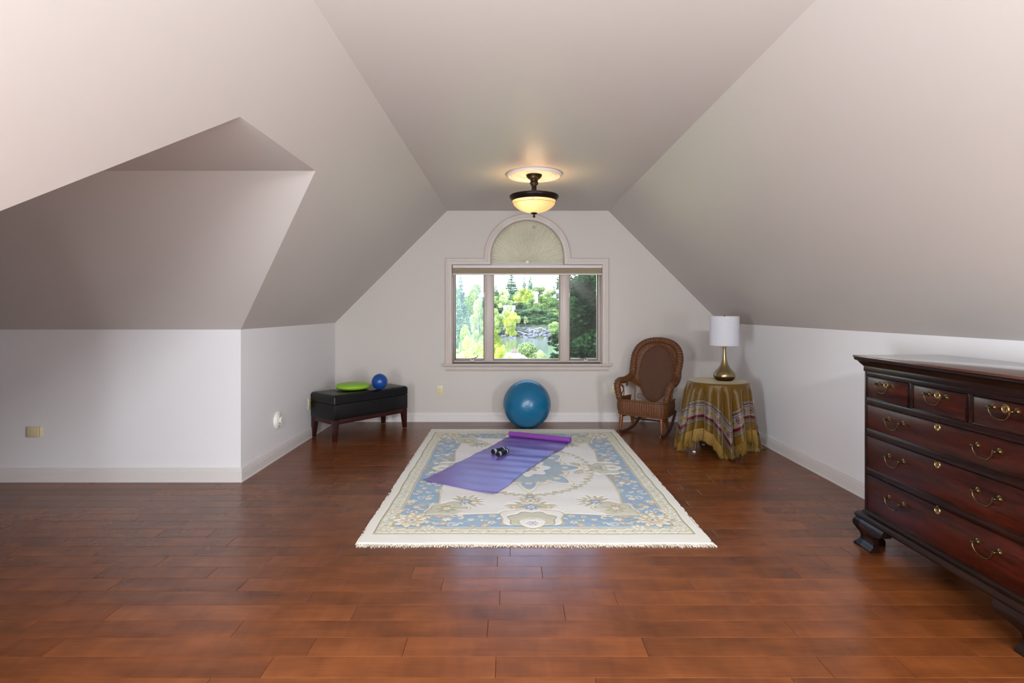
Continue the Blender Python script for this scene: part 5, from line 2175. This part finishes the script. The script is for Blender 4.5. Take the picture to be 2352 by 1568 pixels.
# trees in the left pane
tree_px('spr', 1058, 630, 70, 60, 'tall blue-green spruce in the left window pane')
tree_px('grn2', 1088, 648, 90, 66, 'rounded green tree right of the spruce in the left pane')
tree_px('grn', 1040, 640, 80, 50, 'green tree at the left edge of the left pane')
tree_px('pale', 1098, 680, 62, 44, 'pale yellow-green birch at the right of the left pane')
tree_px('yel', 1102, 782, 40, 46, 'bright yellow-green bush low in the left pane', cat='bush', name='garden_bush')
tree_px('grn', 1066, 745, 45, 44, 'grey-green bush low at the left of the left pane', cat='bush', name='garden_bush')
tree_px('yel', 1078, 765, 36, 46, 'yellowish bush low in the middle of the left pane', cat='bush', name='garden_bush')
tree_px('dk', 1056, 700, 85, 60, 'dark green tree behind the bushes in the left pane, below the spruce')
tree_px('grn', 1108, 705, 100, 50, 'mid green tree beside the window mullion at the right of the left pane')
tree_px('grn2', 1072, 712, 78, 50, 'broad mid green tree in the middle of the left pane')
# shrubs in the garden, centre pane
tree_px('yel', 1140, 748, 38, 34, 'tall bright yellow-green shrub at the lower left of the centre pane', cat='bush', name='garden_bush')
tree_px('yel', 1150, 786, 34, 36, 'low yellow-green shrub in front at the lower left of the centre pane', cat='bush', name='garden_bush')
tree_px('pale', 1216, 781, 28, 100, 'spreading pale yellow-green shrub at the bottom centre of the window', cat='bush', name='garden_bush')
tree_px('pale', 1240, 800, 27, 46, 'low pale shrub at the lower right of the spreading shrub', cat='bush', name='garden_bush')
tree_px('yel', 1176, 812, 30, 40, 'low bright green shrub behind the windowsill, left of the spreading shrub', cat='bush', name='garden_bush')

# near maple filling the right pane
mp_ = thing('maple_tree', 'large dark green maple close outside the right window pane', 'tree', (3.0, 15.5, -3.4))
r_ = random.Random(12)
blobs = []
for k in range(170):
    x = r_.uniform(-1.5, 1.4); z = r_.uniform(1.8, 7.2); y = r_.uniform(-1.5, 1.5)
    edge_ = -1.30 + .08 * math.sin(z * 2.1) + (.05 if 3.5 < z < 6 else 0)
    if x < edge_: x = edge_ + r_.random() * .5
    s = r_.uniform(.35, .7)
    if x < -.9: s = min(s, .36)
    blobs.append(((x, y, z), (s, s, s * .55)))
for (px, py, s) in ((1277, 778, .20), (1281, 772, .16), (1272, 788, .12), (1282, 797, .14), (1273, 817, .14), (1280, 821, .14), (1268, 826, .1)):
    q = at(px, py, 14.2) - Vector((3.0, 15.5, -3.4))
    blobs.append((tuple(q), (s, s, s * .6)))
for k in range(40):
    blobs.append(((r_.uniform(-1.42, -.6), r_.uniform(-.5, 1.2), r_.uniform(2.9, 5.6)), (.3, .3, .2)))
# near leaves: five-lobed maple leaves
base_leaf = np.array([(0, -1), (.45, -.55), (1, -.35), (.62, .1), (.75, .55), (.3, .45), (0, 1.1), (-.3, .45), (-.75, .55), (-.62, .1), (-1, -.35), (-.45, -.55)])
rs = np.random.RandomState(21)
NL = 52000
vol = np.array([b[1][0] ** 3 for b in blobs]) ** .67
pick = rs.choice(len(blobs), NL, p=vol / vol.sum())
cen = np.array([b[0] for b in blobs])[pick]; rad_ = np.array([b[1] for b in blobs])[pick]
d = rs.normal(size=(NL, 3)); d /= np.linalg.norm(d, axis=1)[:, None]
P = cen + d * ((.35 + .65 * rs.rand(NL)) ** .5)[:, None] * rad_
nn = np.stack([rs.normal(size=NL) * .5, rs.normal(size=NL) * .6 - .3, .7 + rs.rand(NL) * .6], axis=1); nn /= np.linalg.norm(nn, axis=1)[:, None]
a = np.cross(nn, rs.normal(size=(NL, 3))); a /= np.linalg.norm(a, axis=1)[:, None]
b = np.cross(nn, a)
s = (.040 + .036 * rs.rand(NL))
V_ = P[:, None, :] + (base_leaf[None, :, 0:1] * a[:, None, :] + base_leaf[None, :, 1:2] * b[:, None, :]) * s[:, None, None]
V_ = V_.reshape(-1, 3)
me = bpy.data.meshes.new('foliage')
me.vertices.add(len(V_)); me.vertices.foreach_set('co', V_.ravel())
me.loops.add(NL * 12); me.loops.foreach_set('vertex_index', np.arange(NL * 12))
me.polygons.add(NL); me.polygons.foreach_set('loop_start', np.arange(0, NL * 12, 12)); me.polygons.foreach_set('loop_total', np.full(NL, 12))
me.update(); me.materials.append(M_maple)
o = bpy.data.objects.new('leaves', me); C.objects.link(o); o.parent = mp_; o['kind'] = 'stuff'
mb = MB()
mb.tube([(1.2, .3, 0), (1.15, .2, 2), (1.1, 0, 4.5), (1.0, .1, 7)], [.2, .17, .12, .05], 10)
for k in range(16):
    z = 1.4 + k * .36
    a_ = r_.uniform(2.3, 4.0) if k % 3 else r_.uniform(-1, 1)
    L_ = r_.uniform(1.2, 2.2)
    mb.tube([(1.12, .1, z), (1.12 + math.cos(a_) * L_ * .5, .1 + math.sin(a_) * L_ * .4, z + .35), (1.12 + math.cos(a_) * L_, .1 + math.sin(a_) * L_ * .6, z + .45)], [.045, .03, .008], 6)
obj('trunk', mb, M_bark, mp_, smooth=60)

# far bank rocks and driftwood
rk = random.Random(31)
rock_protos = []
for k in range(4):
    bm = bmesh.new()
    bmesh.ops.create_icosphere(bm, subdivisions=2, radius=1)
    for v_ in bm.verts:
        v_.co *= 1 + rk.uniform(-.22, .22)
        v_.co.z *= .62
    me = bpy.data.meshes.new('shore_rock'); bm.to_mesh(me); bm.free()
    me.materials.append(M_rockm)
    rock_protos.append(me)
for k in range(90):
    px = rk.uniform(1152, 1270) if k < 84 else rk.uniform(1040, 1112)
    Y = rk.uniform(125.2, 132)
    x = (px - 1172) / F * Y
    o = bpy.data.objects.new('shore_rock', rock_protos[k % 4])
    s = rk.uniform(.22, .6)
    o.location = (x, Y, terrain_z(Y) + s * .25); o.scale = (s, s, s); o.rotation_euler = (0, 0, rk.random() * 6)
    C.objects.link(o)
    tag(o, 'grey rock in the bank along the far shore of the pond', 'rock', 'rocks of the far shore')
M_drift = mat('bleached_driftwood', rgb(150, 148, 142), .8, var=.25)


def branch(name, label, pts_px, Y, r):
    pts = [at(a, b, Y) for a, b in pts_px]
    tag(obj(name, MB().tube(catmull(pts, 4), r, 6), M_drift, smooth=60), label, 'branch')


branch('fallen_branch', 'long bleached branch lying on the rocks, arching to the right', [(1214, 760), (1226, 756), (1236, 754), (1242, 752), (1248, 755), (1254, 757)], 124.5, .09)
branch('fallen_branch', 'short bleached branch sloping down to the water, left of the arching one', [(1188, 760), (1198, 763), (1208, 766), (1216, 768)], 124.4, .08)
branch('fallen_branch', 'upright dead stick at the water\'s edge under the arching branch', [(1226, 772), (1227, 764), (1230, 758)], 124.2, .06)
branch('fallen_branch', 'forked dead stick at the water\'s edge right of the upright one', [(1238, 772), (1243, 766), (1246, 760)], 124.2, .06)

# houses
M_hs = mat('pale_house_wall', rgb(226, 228, 232), .8)
M_rf = mat('pale_roof_shingle', rgb(208, 206, 212), .8, var=.08, vscale=2)
M_wnd = mat('dark_window', rgb(60, 70, 84), .2)


def house(name, label, px, pbase, ptop, Y, wpx, depth=8, rz=0.0, panes=True):
    b = at(px, pbase, Y); t = at(px, ptop, Y)
    w = wpx / F * Y; hh = t.z - b.z
    hs = thing(name, label, 'house', (b.x, Y, b.z - 3), rz)
    e = .42
    obj('walls', MB().box(-w / 2, w / 2, 0, depth, 0, 3 + hh * e), M_hs, hs)
    mb = MB()
    z0, z1 = 3 + hh * e, 3 + hh
    o_ = .3
    mb.add([(-w / 2 - o_, -o_, z0), (w / 2 + o_, -o_, z0), (w / 2 + o_, depth + o_, z0), (-w / 2 - o_, depth + o_, z0), (-w / 2 - o_, depth / 2, z1), (w / 2 + o_, depth / 2, z1)],
           [(0, 1, 5, 4), (2, 3, 4, 5), (0, 4, 3), (1, 2, 5), (0, 3, 2, 1)])
    obj('roof', mb, M_rf, hs)
    for k in ((-1, 1) if panes else ()):
        obj('window', MB().box(k * w * .25 - .5, k * w * .25 + .5, -.05, .02, 3 + hh * e - 1.6, 3 + hh * e - .4), M_wnd, hs)
    return hs


house('distant_house', 'pale house with white roof half hidden behind trees, upper right of the centre pane', 1229, 680, 668, 162, 13, 9, panes=False)
house('distant_house', 'small white-roofed house among yellow leaves, left half of the centre pane', 1170, 716, 701, 137, 22, 6, panes=False)
house('distant_house', 'white house at the right edge of the centre pane below the spruces', 1284, 674, 664, 168, 16, 9)

# power lines
M_wire = mat('pale_power_cable', rgb(112, 122, 122), .5)
for (yy, sag, lab) in ((711.5, 0, 'topmost of the three power lines crossing the window view'), (746, .25, 'middle of the three power lines crossing the window view'), (751.5, .3, 'lowest of the three power lines crossing the window view')):
    Y = 52
    c = at(1172, yy, Y)
    x0 = -2.0 if yy > 720 else 1.2
    pts = [(x, Y, c.z + .0006 * (x - 3) ** 2) for x in np.linspace(-22, 26, 25)]
    tag(obj('power_line', MB().tube(pts, .008, 6), M_wire), lab, 'cable')

# driftwood log and garden chairs on the lawn edge
M_red = mat('faded_red_wood', rgb(136, 108, 104), .7)


def chair_far(px, py, Y, rz, label):
    b = at(px, py, Y)
    t = thing('garden_chair', label, 'chair', (b.x, Y, b.z), rz)
    t.scale = (.55, .55, .5)
    obj('seat', MB().box(-.3, .3, -.3, .25, .28, .34), M_red, t)
    obj('backrest', MB().box(-.3, .3, .22, .30, .3, .95), M_red, t)
    for sx in (-.27, .27):
        for sy in (-.26, .22):
            obj('leg', MB().box(sx - .04, sx + .04, sy - .04, sy + .04, 0, .3), M_red, t)
        obj('armrest', MB().box(sx - .06, sx + .06, -.3, .25, .5, .54), M_red, t)
M_pat = mat('pale_patio_stone', rgb(232, 222, 214), .9)
b = at(1184, 814.5, 52)
pt_ = obj('stone_patio', MB().lathe([(1e-5, .0), (2.6, .0), (2.7, -.02), (2.7, -.6)], (b.x, 52, b.z), 28), M_pat)
tag(pt_, 'round pale stone patio on the lawn by the pond', 'patio')
chair_far(1180, 814, 52.0, .4, 'faded red garden chair on the stone patio, left one')
chair_far(1189, 813.5, 52.2, -.5, 'faded red garden chair on the stone patio, right one')
